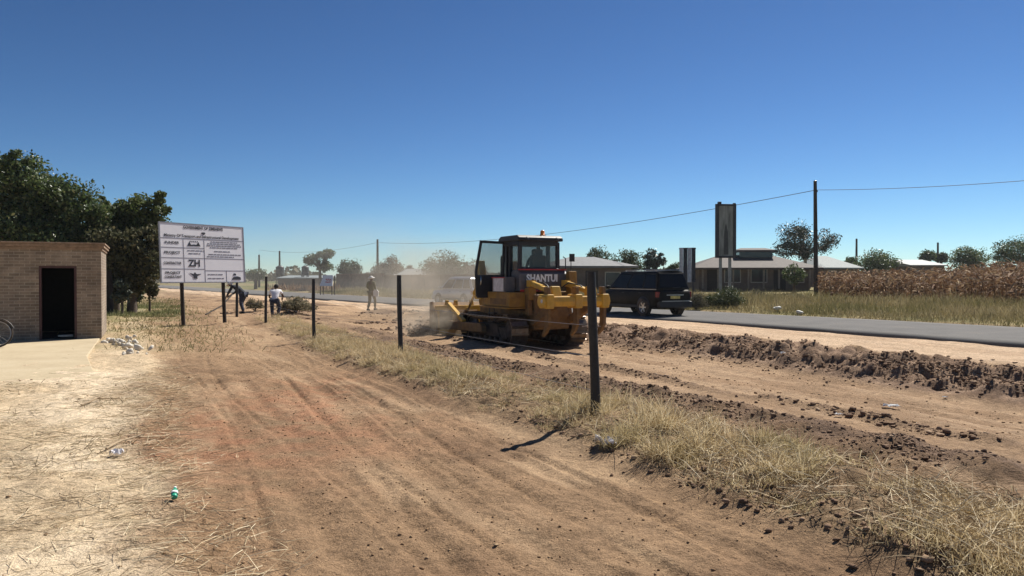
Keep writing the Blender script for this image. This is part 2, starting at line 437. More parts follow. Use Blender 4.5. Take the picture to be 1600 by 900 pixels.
# soils: every zone has its own colour (tan track, red patches, pale sand by the road, straw-littered yard, dry field)
def soil_colour(x, y):
    a, c = to_ac(x, y); cs = c - bend(a); far = smooth(22, 34, a)
    jit = .14 * vnoise(a * .45, 0 * a, 3) + .06 * vnoise(a * 1.7, 0 * a + 5, 4)
    cj = c + jit
    def col(*t): return np.array(t)[None, :]
    def mix(A_, B_, t): return A_ * (1 - t[:, None]) + B_ * t[:, None]
    n1 = fbm(x * .55, y * .55, 101, 4); n2 = fbm(a * .5, c * 2.2, 111, 4); n3 = fbm(x * 3.1, y * 3.1, 121, 3)
    out = np.repeat(col(.275, .178, .104), len(x), 0)                        # bare brown earth
    out = mix(out, col(.355, .242, .147), smooth(-.1, .7, n2))                 # drier wheel-worn streaks
    out = mix(out, col(.19, .117, .068), smooth(.15, .8, -n1) * .7)
    red = np.exp(-(((x + 2.7) / 1.5) ** 2 + ((y - 8.0) / 2.2) ** 2)) + .7 * np.exp(-(((x + 3.2) / 1.0) ** 2 + ((y - 11.5) / 2.5) ** 2))
    out = mix(out, col(.29, .135, .075), np.clip(red * (.45 + .4 * n3), 0, .7))
    yard = smooth(.5, -.2, c + .35 * n1 + .1 * n3)
    yc = mix(np.repeat(col(.57, .44, .29), len(x), 0), col(.72, .58, .41), smooth(-.3, .6, n1))
    yc = mix(yc, col(.30, .22, .14), smooth(.2, .9, n3) * .5)
    out = mix(out, yc, yard)
    back = np.clip(smooth(15, 20, y) * smooth(2.5, -1.5, c + n1), 0, 1)       # dry yard behind the notice board
    bc = mix(np.repeat(col(.37, .285, .175), len(x), 0), col(.25, .21, .10), smooth(.1, .7, fbm(x * .3, y * .3, 131, 3)))
    bc = mix(bc, col(.42, .30, .18), smooth(.2, .8, n3))
    gp = np.exp(-(((x + 18) / 3.4) ** 2 + ((y - 40) / 6.) ** 2)) + .6 * np.exp(-(((x + 8.7) / 1.8) ** 2 + ((y - 27) / 3.) ** 2))
    bc = mix(bc, col(.13, .15, .045), np.clip(gp, 0, .8))
    out = mix(out, bc, back)
    verge = smooth(3.75, 4.0, cj) * smooth(5.8, 5.3, cj) * (1 - far)
    out = mix(out, col(.24, .165, .098), verge * .8)
    dark = (np.exp(-((cj - 6.35) / .5) ** 2) + .8 * np.exp(-((cj - 8.25) / .25) ** 2)) * (1 - far)
    out = mix(out, col(.145, .095, .066), np.clip(dark * (.8 + .4 * n3), 0, .95))
    strip = smooth(6.9, 7.2, cj) * smooth(12.3, 12.0, cj) * (1 - far) * (1 - np.clip(dark, 0, 1))
    sc = mix(np.repeat(col(.355, .24, .148), len(x), 0), col(.275, .178, .105), smooth(-.2, .6, n2))
    out = mix(out, sc, strip)
    rd = smooth(12.0, 12.4, cj) * smooth(14.8, 14.2, cj + .25 * n3) * smooth(30, 22, a)
    out = mix(out, mix(np.repeat(col(.20, .130, .088), len(x), 0), col(.28, .19, .13), smooth(0, .8, n3)), rd)
    shl = smooth(14.6, 15.3, cs + .3 * n1) * smooth(19.9, 19.3, cs)
    out = mix(out, mix(np.repeat(col(.50, .36, .24), len(x), 0), col(.43, .30, .195), smooth(-.1, .6, n2)), shl)
    flat = far * smooth(3, 6, c) * (1 - shl) * smooth(19.6, 19, cs)
    out = mix(out, mix(np.repeat(col(.38, .255, .155), len(x), 0), col(.17, .11, .07), smooth(.0, .7, fbm(x * .35, y * .7, 141, 4))), flat)
    fld = smooth(26.6, 27.4, cs)
    out = mix(out, mix(np.repeat(col(.27, .215, .105), len(x), 0), col(.17, .15, .06), smooth(-.2, .5, n1)), fld)
    distant = smooth(75, 160, np.hypot(x, y)) * (1 - smooth(15, 16, cs) * smooth(27.5, 26.8, cs))
    out = mix(out, mix(np.repeat(col(.20, .165, .085), len(x), 0), col(.11, .115, .045), smooth(-.3, .4, fbm(x * .03, y * .03, 151, 3))), distant)
    return out * (1.05 + .10 * n3[:, None])

mg, nt, b = nodes('soil')
at_ = N(nt, 'ShaderNodeAttribute'); at_.attribute_name = 'soil'
tc = N(nt, 'ShaderNodeTexCoord')
n1 = N(nt, 'ShaderNodeTexNoise', Scale=9.0, Detail=9.0, Roughness=.68); L(nt, tc.outputs['Object'], n1.inputs['Vector'])
n2 = N(nt, 'ShaderNodeTexNoise', Scale=70.0, Detail=4.0, Roughness=.7); L(nt, tc.outputs['Object'], n2.inputs['Vector'])
n4 = N(nt, 'ShaderNodeTexNoise', Scale=26.0, Detail=5.0, Roughness=.75); L(nt, tc.outputs['Object'], n4.inputs['Vector'])
c = mixc(nt, 1.0, at_.outputs[0], ramp(nt, n1.outputs[0], [(.25, (.62, .60, .58)), (.5, (1, 1, 1)), (.75, (1.34, 1.33, 1.3))]), 'MULTIPLY')
c = mixc(nt, 1.0, c, ramp(nt, n2.outputs[0], [(.3, (.72, .72, .72)), (.7, (1.26, 1.26, 1.26))]), 'MULTIPLY')
c = mixc(nt, 1.0, c, ramp(nt, n4.outputs[0], [(.30, (.60, .58, .55)), (.48, (1, 1, 1)), (.75, (1.22, 1.22, 1.2))]), 'MULTIPLY')
L(nt, c, b.inputs['Base Color']); b.inputs['Roughness'].default_value = .95; b.inputs['Specular IOR Level'].default_value = .15
ad = N(nt, 'ShaderNodeMath', operation='MULTIPLY_ADD'); L(nt, n2.outputs[0], ad.inputs[0]); ad.inputs[1].default_value = .30; L(nt, n1.outputs[0], ad.inputs[2])
bp = N(nt, 'ShaderNodeBump', Strength=.9, Distance=.05); ae = N(nt, 'ShaderNodeMath', operation='MULTIPLY_ADD'); L(nt, n4.outputs[0], ae.inputs[0]); ae.inputs[1].default_value = .55; L(nt, ad.outputs[0], ae.inputs[2])
L(nt, ae.outputs[0], bp.inputs['Height']); L(nt, bp.outputs[0], b.inputs['Normal'])
ground = mesh_np('ground', np.stack([GX.ravel(), GY.ravel(), GZ], 1), quads, mg, smooth_=True)
ca = ground.data.attributes.new('soil', 'FLOAT_COLOR', 'POINT')
sc_ = np.ones((na * nc, 4), np.float32); sc_[:, :3] = np.clip(soil_colour(GX.ravel(), GY.ravel()), .01, 1)
ca.data.foreach_set('color', sc_.ravel())
tag(ground, kind='structure')

# ================================================================== road
ma, nt, b = nodes('asphalt')
tc = N(nt, 'ShaderNodeTexCoord')
n1 = N(nt, 'ShaderNodeTexNoise', Scale=.8, Detail=7.0, Roughness=.65); L(nt, tc.outputs['Object'], n1.inputs['Vector'])
n2 = N(nt, 'ShaderNodeTexNoise', Scale=45.0, Detail=4.0); L(nt, tc.outputs['Object'], n2.inputs['Vector'])
c = ramp(nt, n1.outputs[0], [(.25, (.112, .107, .102)), (.55, (.147, .14, .133)), (.8, (.185, .165, .145))])
c = mixc(nt, .8, c, ramp(nt, n2.outputs[0], [(.3, (.7, .7, .7)), (.7, (1.2, 1.2, 1.2))]), 'MULTIPLY')
L(nt, c, b.inputs['Base Color']); b.inputs['Roughness'].default_value = .95; b.inputs['Specular IOR Level'].default_value = .15
bp = N(nt, 'ShaderNodeBump', Strength=.3, Distance=.01); L(nt, n2.outputs[0], bp.inputs['Height']); L(nt, bp.outputs[0], b.inputs['Normal'])
ra = np.array(geo(-300, -20, 8, 1.0) + geo(-19, 120, .5, 1.0) + geo(121, 1200, 4, 1.05))
cols = np.linspace(0, 1, 9)
rv = []
for k, aa in enumerate(ra):
    for j, t in enumerate(cols):
        e = (.10 * vnoise(np.array([aa * .9]), np.array([j * 3.0]), 8)[0] + .06 * vnoise(np.array([aa * 3.1]), np.array([j * 3.0]), 9)[0]) if j in (0, 8) else 0
        cc = ROAD0 + (ROAD1 - ROAD0) * t + e + float(bend(aa))
        x, y = from_ac(aa, cc); rv.append((x, y, .012 + .05 * (1 - (2 * t - 1) ** 2) - (.07 if j in (0, 8) else 0) * 0))
rf = [(k * 9 + j, k * 9 + j + 1, (k + 1) * 9 + j + 1, (k + 1) * 9 + j) for k in range(len(ra) - 1) for j in range(8)]
# broken edge of the surfacing: a short skirt down into the shoulder
nb = len(rv)
for k in range(len(ra)):
    for j in (0, 8):
        x, y, z = rv[k * 9 + j]; rv.append((x, y, z - .09))
for k in range(len(ra) - 1):
    rf.append((k * 9, (k + 1) * 9, nb + (k + 1) * 2, nb + k * 2)); rf.append((k * 9 + 8, nb + k * 2 + 1, nb + (k + 1) * 2 + 1, (k + 1) * 9 + 8))
road = mesh_np('road', np.array(rv), np.array(rf), ma, smooth_=True); tag(road, kind='structure')

# ================================================================== concrete apron in front of the brick hut
mc, nt, b = nodes('concrete')
tc = N(nt, 'ShaderNodeTexCoord')
n1 = N(nt, 'ShaderNodeTexNoise', Scale=1.1, Detail=9.0, Roughness=.7); L(nt, tc.outputs['Object'], n1.inputs['Vector'])
n2 = N(nt, 'ShaderNodeTexNoise', Scale=28.0, Detail=6.0, Roughness=.7); L(nt, tc.outputs['Object'], n2.inputs['Vector'])
c = ramp(nt, n1.outputs[0], [(.3, (.41, .325, .21)), (.5, (.48, .39, .255)), (.72, (.52, .435, .30))])
c = mixc(nt, .7, c, ramp(nt, n2.outputs[0], [(.3, (.75, .73, .7)), (.7, (1.12, 1.12, 1.1))]), 'MULTIPLY')
L(nt, c, b.inputs['Base Color']); b.inputs['Roughness'].default_value = .9
bp = N(nt, 'ShaderNodeBump', Strength=.25, Distance=.01); L(nt, n2.outputs[0], bp.inputs['Height']); L(nt, bp.outputs[0], b.inputs['Normal'])
sp_ = [(-11.05, 19.8, .05), (-8.8, 15.3, .05), (-7.4, 13.05, .035), (-6.5, 11.9, -.03), (-8.0, 10.6, -.05), (-12, 9.2, -.05), (-20, 8, -.05), (-21, 14.9, .05)]
sm_ = [(-11.6, 18.6, .052), (-11, 14.6, .05), (-10, 12.8, .03), (-17, 14, .05)]
slab = MB().add(sp_ + sm_ + [(p[0], p[1], -.3) for p in sp_], [(0, 1, 9, 8), (1, 2, 10, 9), (2, 3, 4, 10), (4, 5, 10), (5, 6, 10), (6, 11, 9, 10), (6, 7, 11), (7, 8, 9, 11), (7, 0, 8)] + [(k, 12 + k, 12 + (k + 1) % 8, (k + 1) % 8) for k in range(8)])
o = slab.build('pavement', mc, bevel=.02); tag(o, kind='structure')
# ================================================================== brick hut
M_brick = brick_mat('brick', (.37, .295, .22), (.23, .182, .138), (.46, .40, .33))
M_coping = plain('coping_brick', (.25, .17, .115), .9, var=.35, scale=9, bump=.4, bscale=25)
M_maroon = plain('maroon_paint', (.06, .018, .018), .5, var=.3)
M_roofslab = plain('roof_sheet', (.22, .2, .18), .7)
M_roomshade = plain('painted_room_shade', (.012, .011, .010), .95)  # near-black colour stands in for the shade inside the room
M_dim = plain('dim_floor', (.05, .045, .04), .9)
HUT_RZ = R(26.6)
hut = empty('brick_hut', (-11.0, 19.8, .05), HUT_RZ, 'small square-topped brown brick hut with an open dark doorway and flat roof', 'building')
# local x along the front (0 = right-hand corner, negative to the left), y back
W_, D_, H_, T_ = 5.2, 3.1, 2.50, .23
dx0, dx1, dh = -1.42, -.57, 1.93
b = MB()
b.box((dx1 / 2, T_ / 2, H_ / 2), (-dx1, T_, H_))
b.box(((dx0 - W_) / 2, T_ / 2, H_ / 2), (W_ + dx0, T_, H_))
b.box(((dx0 + dx1) / 2, T_ / 2, (dh + H_) / 2), (dx1 - dx0, T_, H_ - dh))
b.box((-T_ / 2, T_ + (D_ - T_) / 2, H_ / 2), (T_, D_ - T_, H_))
b.box((-W_ + T_ / 2, T_ + (D_ - T_) / 2, H_ / 2), (T_, D_ - T_, H_))
b.box((-W_ / 2, D_ - T_ / 2, H_ / 2), (W_ - 2 * T_, T_, H_))
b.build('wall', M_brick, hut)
b = MB()     # projecting brick courses round the top, corbelled at the corner
for k, (ov, z0, z1) in enumerate([(.03, H_ - .15, H_ - .078), (.07, H_ - .075, H_ - .003), (.10, H_ + .0, H_ + .045)]):
    b.prism([(-W_ - ov, -ov), (ov, -ov), (ov, D_ + ov), (-W_ - ov, D_ + ov), (-W_ - ov, D_ - T_), (-T_, D_ - T_), (-T_, T_), (-W_ - ov, T_)], 'xy', z0, z1)
b.build('coping', M_coping, hut, bevel=.008)
MB().box((-W_ / 2, D_ / 2, H_ - .25), (W_ - 2 * T_ - .01, D_ - 2 * T_ - .01, .1)).build('roof', M_roofslab, hut)
fr = MB()
fr.box((dx0 + .03, .09, dh / 2), (.056, .13, dh - .004)); fr.box((dx1 - .03, .09, dh / 2), (.056, .13, dh - .004))
fr.box(((dx0 + dx1) / 2, .09, dh - .03), (dx1 - dx0 - .118, .13, .056))
fr.build('door_frame', M_maroon, hut, bevel=.004)
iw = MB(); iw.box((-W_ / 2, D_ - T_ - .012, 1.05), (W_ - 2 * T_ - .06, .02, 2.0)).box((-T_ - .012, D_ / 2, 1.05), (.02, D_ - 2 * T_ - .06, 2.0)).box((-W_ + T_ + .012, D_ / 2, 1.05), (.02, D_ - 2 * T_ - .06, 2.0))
iw.build('shade_lining', M_roomshade, hut)  # added dark sheets before the brick so the doorway looks unlit
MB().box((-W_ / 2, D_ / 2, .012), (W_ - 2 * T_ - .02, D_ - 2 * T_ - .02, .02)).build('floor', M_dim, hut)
b = MB().box((0, 0, .05), (.34, .10, .045), (0, 0, .2))
b.box((.02, .07, .025), (.3, .05, .03), (0, 0, -.1))
Mw = Matrix.Rotation(HUT_RZ, 4, 'Z')
p = Vector((-11.0, 19.8, 0)) + Mw @ Vector((-.86, .32, 0))
o = b.build('board', plain('pale_wood', (.62, .57, .5), .8), loc=(p.x, p.y, .075), rz=HUT_RZ, bevel=.005)
tag(o, 'pale offcut of board lying on the floor just inside the hut doorway', 'board')

# ================================================================== bicycle leaning on the hut wall
M_tyre = plain('tyre_rubber', (.022, .021, .02), .85, var=.3, dust=.5)
M_bike = plain('bicycle_paint', (.035, .033, .035), .5, var=.3, dust=.4)
M_chrome = plain('dull_chrome', (.42, .41, .40), .35, .9, var=.2)
def bicycle(loc, rz):
    t = empty('bicycle', loc, rz, 'dark bicycle leaning against the brick wall left of the doorway, front wheel in view', 'bicycle')
    t.rotation_euler = (R(-9), 0, rz)
    r = .33
    for x in (0, -1.05):
        w_ = MB().ring((x, 0, r), (0, 1, 0), r - .018, .018, 36, 8).build('wheel', M_tyre, t)
        MB().ring((x, 0, r), (0, 1, 0), r - .045, .010, 36, 6).build('rim', M_chrome, w_)
        s = MB()
        for k in range(18):
            q = 2 * math.pi * k / 18
            s.tube([(x, .025 * (-1) ** k, r), (x + (r - .05) * math.cos(q), 0, r + (r - .05) * math.sin(q))], .0016, 4)
        s.tube([(x, -.05, r), (x, .05, r)], .018, 10)
        s.build('spokes', M_chrome, w_)
    f = MB()
    hd, st, bb = (-.14, 0, .83), (-.70, 0, .80), (-.60, 0, .29)
    for p0, p1, rr in [(hd, (-.68, 0, .78), .014), ((-.12, 0, .75), bb, .016), (bb, st, .015), (bb, (-1.05, .05, r), .010), (bb, (-1.05, -.05, r), .010), (st, (-1.05, .05, r), .008), (st, (-1.05, -.05, r), .008), ((-.10, 0, .70), (-.155, 0, .88), .019)]:
        f.tube([p0, p1], rr, 8)
    f.build('frame', M_bike, t)
    MB().tube([(-.11, .05, .72), (-.03, .05, .5), (0, .05, r)], .012, 8).tube([(-.11, -.05, .72), (-.03, -.05, .5), (0, -.05, r)], .012, 8).tube([(-.11, -.055, .72), (-.11, .055, .72)], .012, 8).build('fork', M_bike, t)
    MB().tube([(-.155, 0, .86), (-.165, 0, .96)], .012).tube([(-.30, -.27, .95), (-.18, -.2, .97), (-.165, 0, .96), (-.18, .2, .97), (-.30, .27, .95)], .011).build('handlebar', M_chrome, t)
    MB().tube([(-.70, 0, .8), (-.71, 0, .92)], .012).build('seat_post', M_chrome, t)
    MB().ball((-.72, 0, .94), (.13, .075, .035)).build('saddle', M_tyre, t)
    c = MB().ring((-.6, 0, .29), (0, 1, 0), .085, .006, 20, 5)
    c.tube([(-.6, .06, .29), (-.52, .07, .15)], .008).tube([(-.6, -.06, .29), (-.68, -.07, .43)], .008).box((-.52, .11, .15), (.08, .08, .02)).box((-.68, -.11, .43), (.08, .08, .02))
    c.build('crank', M_chrome, t)
    for x in (0, -1.05):
        m = MB()
        pts = [(x + (r + .02) * math.cos(q), 0, r + (r + .02) * math.sin(q)) for q in np.linspace(R(20), R(165), 10)]
        m.tube(pts, .014, 6)
        m.build('mudguard', M_bike, t)
p = Vector((-10.1, 18.1, 0)) + Mw @ Vector((-2.08, -.22, 0))
bicycle((p.x, p.y, .052), HUT_RZ)

# ================================================================== white rubble at the slab's corner
M_white = plain('white_rubble', (.58, .53, .45), .9, var=.3, scale=8, bump=.3)
k = 0
for i in range(46):
    t = rng.uniform(0, 1) ** 1.2; x = -10.35 + 2.2 * t + rng.normal() * .16; y = 19.2 - 3.3 * t + rng.normal() * .25
    s = rng.uniform(.025, .09)
    v, f = lumps(np.array([[0, 0, 0.]]), np.array([s]), .10, .8)
    o = mesh_np('rubble_stone', v, f, M_white, loc=(x + .1, y, gz(x + .1, y) + s * .35 + (.07 if rng.random() < .3 else 0)))
    o.rotation_euler = (rng.uniform(0, 6), rng.uniform(0, 6), rng.uniform(0, 6))
    tag(o, 'whitish broken stone in the rubble strewn down the edge of the concrete apron', 'stone', 'white rubble stones at the corner of the brick hut')

# ================================================================== project notice board
M_board = plain('board_white', (.90, .89, .92), .5, var=.04, scale=2)
M_ink = plain('board_ink', (.035, .037, .05), .6, var=.1)
M_ink2 = plain('board_ink_grey', (.16, .165, .20), .6, var=.1)
M_post = plain('dark_timber', (.030, .022, .017), .85, var=.4, scale=14, bump=.4)
M_blackpost = plain('black_fence_post', (.014, .013, .014), .55, var=.5, scale=18, bump=.35, bscale=30)
bl = Vector((-11.94, 25.33)); br = Vector((-10.15, 28.23))
bw_ = (br - bl).length; brz = math.atan2(br.y - bl.y, br.x - bl.x)
zb, zt = 1.53, 3.58; bh_ = zt - zb
sgn = empty('notice_board', (bl.x, bl.y, 0), brz, 'large white project notice board full of lettering on dark timber posts', 'notice board')
sgn.rotation_euler = (R(-3.2), 0, brz)
MB().box((bw_ / 2, .02, (zb + zt) / 2), (bw_, .04, bh_)).build('panel', M_board, sgn, bevel=.006)
fr = MB()
for c_, d_ in [((bw_ / 2, .02, zt + .018), (bw_ + .07, .06, .034)), ((bw_ / 2, .02, zb - .018), (bw_ + .07, .06, .034)), ((-.018, .02, (zb + zt) / 2), (.034, .06, bh_)), ((bw_ + .018, .02, (zb + zt) / 2), (.034, .06, bh_))]:
    fr.box(c_, d_)
fr.build('frame', plain('board_frame', (.30, .30, .33), .5, .3), sgn)
for px, d in ((282, 26.35), (347, 27.1)):
    t = (px - 251) / 130.0
    x = bw_ * (.235 if px < 300 else .735)
    MB().tube([(x, .085, -.4), (x, .085, 3.2)], [.07, .06], 12).build('post', M_post, sgn)
def on_board(u, v, y=-.006):
    """u, v fractions of the panel from its top left"""
    return Matrix.Translation((u * bw_, y, zt - v * bh_)) @ Matrix.Rotation(R(90), 4, 'X')
def btext(body, u, v, h, wfrac, mat=M_ink, bold=.0):
    text_mesh('lettering', body, h * bh_ * 1.35, mat, sgn, on_board(u, v), 'CENTER', wfrac * bw_, .001, bold)
ln = MB()
def hline(u0, u1, v): ln.box(((u0 + u1) / 2 * bw_, -.003, zt - v * bh_), ((u1 - u0) * bw_, .005, .014))
def vline(u, v0, v1): ln.box((u * bw_, -.0035, zt - (v0 + v1) / 2 * bh_), (.014, .005, (v1 - v0) * bh_))
for v in (.25, .41, .585, .775): hline(.0, .255 if v > .3 else 1.0, v)
hline(.255, 1.0, .415 + .0) if 0 else None
hline(.255, .50, .41); hline(.255, 1.0, .585); hline(.255, .5, .775); hline(.5, 1.0, .80)
vline(.255, .25, 1.0); vline(.50, .25, 1.0); vline(.765, .80, 1.0)
ln.build('ruling', M_ink2, sgn)
btext('GOVERNMENT OF ZIMBABWE', .50, .055, .055, .48, bold=.004)
btext('Ministry Of Transport and Infrastructural Development', .49, .205, .05, .90, bold=.003)
btext('FUNDER', .125, .33, .045, .16, bold=.003); btext('PROJECT', .125, .50, .045, .18, bold=.003)
btext('CONTRACTOR', .125, .68, .045, .20, bold=.003); btext('PROJECT', .125, .845, .042, .17, bold=.003); btext('CONSULTANT', .125, .915, .042, .19, bold=.003)
btext('ZH', .375, .68, .12, .14, bold=.012)
sp = MB(); r_ = np.random.default_rng(3)     # small print too fine to read: rows of short word-long strokes
for u0, u1, v in [(.58, .92, .285), (.54, .96, .320), (.53, .97, .355), (.57, .93, .39), (.30, .50, .455), (.62, .82, .455), (.31, .47, .505), (.55, .98, .51), (.53, .87, .55), (.53, .73, .87), (.53, .73, .94)]:
    u = u0
    while u < u1 - .01:
        l = min(r_.uniform(.015, .06), u1 - u); sp.box(((u + l / 2) * bw_, -.003, zt - v * bh_), (l * bw_, .005, .030)); u += l + .009
sp.build('small_print', M_ink2, sgn)
em = MB()      # emblems: coat-like mark under the title, bridge-shaped mark, bird-like mark, hill mark
def poly(pts, y=-.004):
    em.prism([(u * bw_, zt - v * bh_) for u, v in pts], 'xz', y - .004, y)
poly([(.475, .125), (.515, .125), (.52, .15), (.495, .172), (.47, .15)])
poly([(.30, .375), (.325, .30), (.35, .375)]); poly([(.40, .375), (.43, .30), (.455, .375)]); poly([(.325, .375), (.43, .375), (.42, .355), (.378, .345), (.335, .355)])
for k in range(5): em.box(((.335 + .021 * k) * bw_, -.004, zt - .295 * bh_), (.03, .004, .045))
poly([(.31, .84), (.36, .865), (.375, .83), (.395, .865), (.455, .86), (.40, .90), (.405, .945), (.36, .945), (.355, .90)])
poly([(.83, .965), (.845, .92), (.90, .90), (.945, .92), (.95, .965)]); poly([(.845, .885), (.86, .845), (.885, .855), (.89, .885)])
em.build('emblem', M_ink, sgn)

# ================================================================== fence: black posts and wires
posts = []
for px, top, base, lab, r in ((932, 425, 648, 'nearest and tallest black fence post, standing in the grass right of the bulldozer', .055),
                              (626, 430, 556, 'black fence post in dry grass in front of the bulldozer blade', .055),
                              (490.5, 436, 531, 'slim black fence post between the person in white and the person in olive', .05),
                              (415, 432, 504, 'dark fence post just beside the person in the white shirt', .05),
                              (370, 436, 495, 'farthest fence post, half behind the notice board beside the person in dark blue', .055)):
    d = 20.0
    for _ in range(60): d = .5 * d + .5 * FOC * (EYE - gz(px_x(px, d), d)) / (base - HOR)
    x = px_x(px, d); posts.append((x, d, row_z(top, d) - gz(x, d), lab, r))
tops = []
for k, (x, y, h, lab, r) in enumerate(posts):
    lean = [(-.035, 0), (-.02, .01), (-.01, 0), (.01, 0), (0, 0)][k]
    z0 = gz(x, y)
    b = MB(); n = 9
    pts = [(lean[0] * t * h + .006 * math.sin(5 * t + k), lean[1] * t * h, -.35 + (h + .35) * t) for t in np.linspace(0, 1, n)]
    b.tube(pts, [r * (1.06 - .14 * t + .03 * math.sin(9 * t + k)) for t in np.linspace(0, 1, n)], 12)
    o = b.build('fence_post', M_blackpost, loc=(x, y, z0)); tag(o, lab, 'fence post', 'black posts of the wire fence')
    tops.append((x, y, z0, h, lean))
M_wire = plain('fence_wire', (.32, .31, .31), .45, .8, var=.1)
ext = [(4.4, 2.2, gz(4.4, 2.2), 1.7, (0, 0))] + tops
for nm, fr_ in (('uppermost', .62), ('middle', .40), ('lowest', .16)):
    b = MB()
    for k in range(1, len(ext) - 1):
        p, q = ext[k], ext[k + 1]
        pts = [(p[0] + (q[0] - p[0]) * t + .05 , p[1] + (q[1] - p[1]) * t, (p[2] + p[3] * fr_) * (1 - t) + (q[2] + q[3] * fr_) * t - .10 * t * (1 - t)) for t in np.linspace(0, 1, 9)]
        b.tube(pts, .0028, 5)
    o = b.build('fence_wire', M_wire); tag(o, nm + ' strand of thin slack wire running between the black fence posts', 'wire', 'wires of the fence')

# ================================================================== utility poles and line
M_pole = plain('creosoted_pole', (.040, .030, .024), .85, var=.4, scale=10, bump=.3)
def pole(x, y, h, r, lab, lean=0.0, cross=True):
    z = gz(x, y); t = empty('utility_pole', (x, y, z), 0, lab, 'utility pole', 'wooden poles of the power line')
    t.rotation_euler = (0, lean, 0)
    MB().tube([(0, 0, -.5), (0, 0, h * .5), (0, 0, h)], [r, r * .9, r * .72], 12).build('shaft', M_pole, t)
    if cross:
        MB().lathe([(.0, 0), (.05, .0), (.06, .06), (.035, .08), (.055, .12), (.02, .16), (0, .16)], (.12, 0, h - .75), n=10).tube([(0, 0, h - .78), (.12, 0, h - .74)], .015, 6).build('insulator', M_dark_glaze, t)
        MB().lathe([(r * .75, h - .02), (r * .8, h + .0), (r * .5, h + .03), (0, h + .035)], (0, 0, 0), n=12).build('pole_cap', M_chrome, t)
    return t
M_dark_glaze = plain('insulator_glaze', (.06, .03, .02), .25)
P0 = (px_x(1275, 50), 50.0)
pole(*P0, row_z(283, 50) - gz(*P0), .15, 'tall dark utility pole standing in the roadside grass beside the maize', lean=-.012)
P1_ = (px_x(590, 119), 119.0)
pole(*P1_, row_z(374, 119) - gz(*P1_), .22, 'distant pole rising behind the person in olive clothes', cross=False)
for px, py, d, lab in ((1338, 373, 120, 'thin distant pole just right of the white-roofed house'), (1465, 379, 125, 'thin distant pole above the small trees near the long white roof'), (405, 398, 130, 'distant pole immediately right of the notice board'), (437, 392, 132, 'distant pole rising out of the dark water tank')):
    x = px_x(px, d); pole(x, d, row_z(py, d) - gz(x, d), .2, lab, cross=False)
def cable(p, q, sag, n=40, r=.016):
    return [tuple(Vector(p).lerp(Vector(q), t) - Vector((0, 0, 4 * sag * t * (1 - t)))) for t in np.linspace(0, 1, n)]
zc = row_z(297, 50)
M_cable = plain('power_cable', (.10, .10, .11), .6)
b = MB().tube(cable((38, 14, zc), (P0[0], 50, zc), 1.07), .016, 5).tube(cable((P0[0], 50, zc), (P1_[0], 119, row_z(379, 119)), 1.3), .022, 5)
b.tube(cable((P1_[0], 119, row_z(379, 119)), (px_x(405, 165), 165, 8.0), 1.0), .022, 5)
tag(b.build('power_cable', M_cable), 'single power cable sagging across the sky between the utility poles', 'cable')

# ================================================================== tall billboard and corrugated sign
M_frame = plain('billboard_frame', (.035, .035, .042), .6, var=.3)
def billboard():
    d = 45.0; x = px_x(1133.5, d); z0 = gz(x, d)
    t = empty('billboard', (x, d, z0), R(8), 'tall narrow weathered billboard with dark side bars, high on pale posts', 'billboard')
    zt_, zb_ = row_z(319, d) - z0, row_z(403, d) - z0; w_ = 1.28
    m, nt, bb = nodes('faded_poster')
    tc = N(nt, 'ShaderNodeTexCoord'); mp = N(nt, 'ShaderNodeMapping'); L(nt, tc.outputs['Object'], mp.inputs[0]); mp.inputs['Scale'].default_value = (2.2, 1, .55)
    n1 = N(nt, 'ShaderNodeTexNoise', Scale=1.6, Detail=6.0); L(nt, mp.outputs[0], n1.inputs[0])
    L(nt, ramp(nt, n1.outputs[0], [(.3, (.10, .105, .095)), (.5, (.24, .25, .225)), (.7, (.36, .37, .33))]), bb.inputs['Base Color']); bb.inputs['Roughness'].default_value = .7
    MB().box((0, 0, (zt_ + zb_) / 2), (w_ - .36, .10, zt_ - zb_)).build('poster', m, t)
    # a standing dark shape is still readable on the faded sheet
    MB().prism([(-.14, zb_ + .2), (.16, zb_ + .2), (.13, zb_ + 1.5), (.05, zb_ + 1.9), (0, zb_ + 2.1), (-.07, zb_ + 1.9), (-.12, zb_ + 1.45)], 'xz', -.056, -.052).build('poster_print', plain('poster_dark', (.065, .068, .065), .7), t)
    f = MB()
    for s in (-1, 1): f.box((s * (w_ / 2 - .09), 0, (zt_ + zb_) / 2), (.18, .2, zt_ - zb_))
    f.box((0, 0, zt_ - .06), (w_ - .364, .18, .12)); f.box((0, 0, zb_ + .06), (w_ - .364, .18, .12))
    f.box((-.40, 0, zt_ + .07), (.2, .16, .13)); f.box((.54, 0, zt_ + .03), (.14, .16, .07))
    f.build('frame', M_frame, t, bevel=.01)
    for s in (-1, 1): MB().box((s * .3, .06, zb_ / 2 - .1), (.17, .1, zb_ + .2)).build('post', plain('pale_steel', (.30, .30, .28), .6), t, bevel=.01)
billboard()
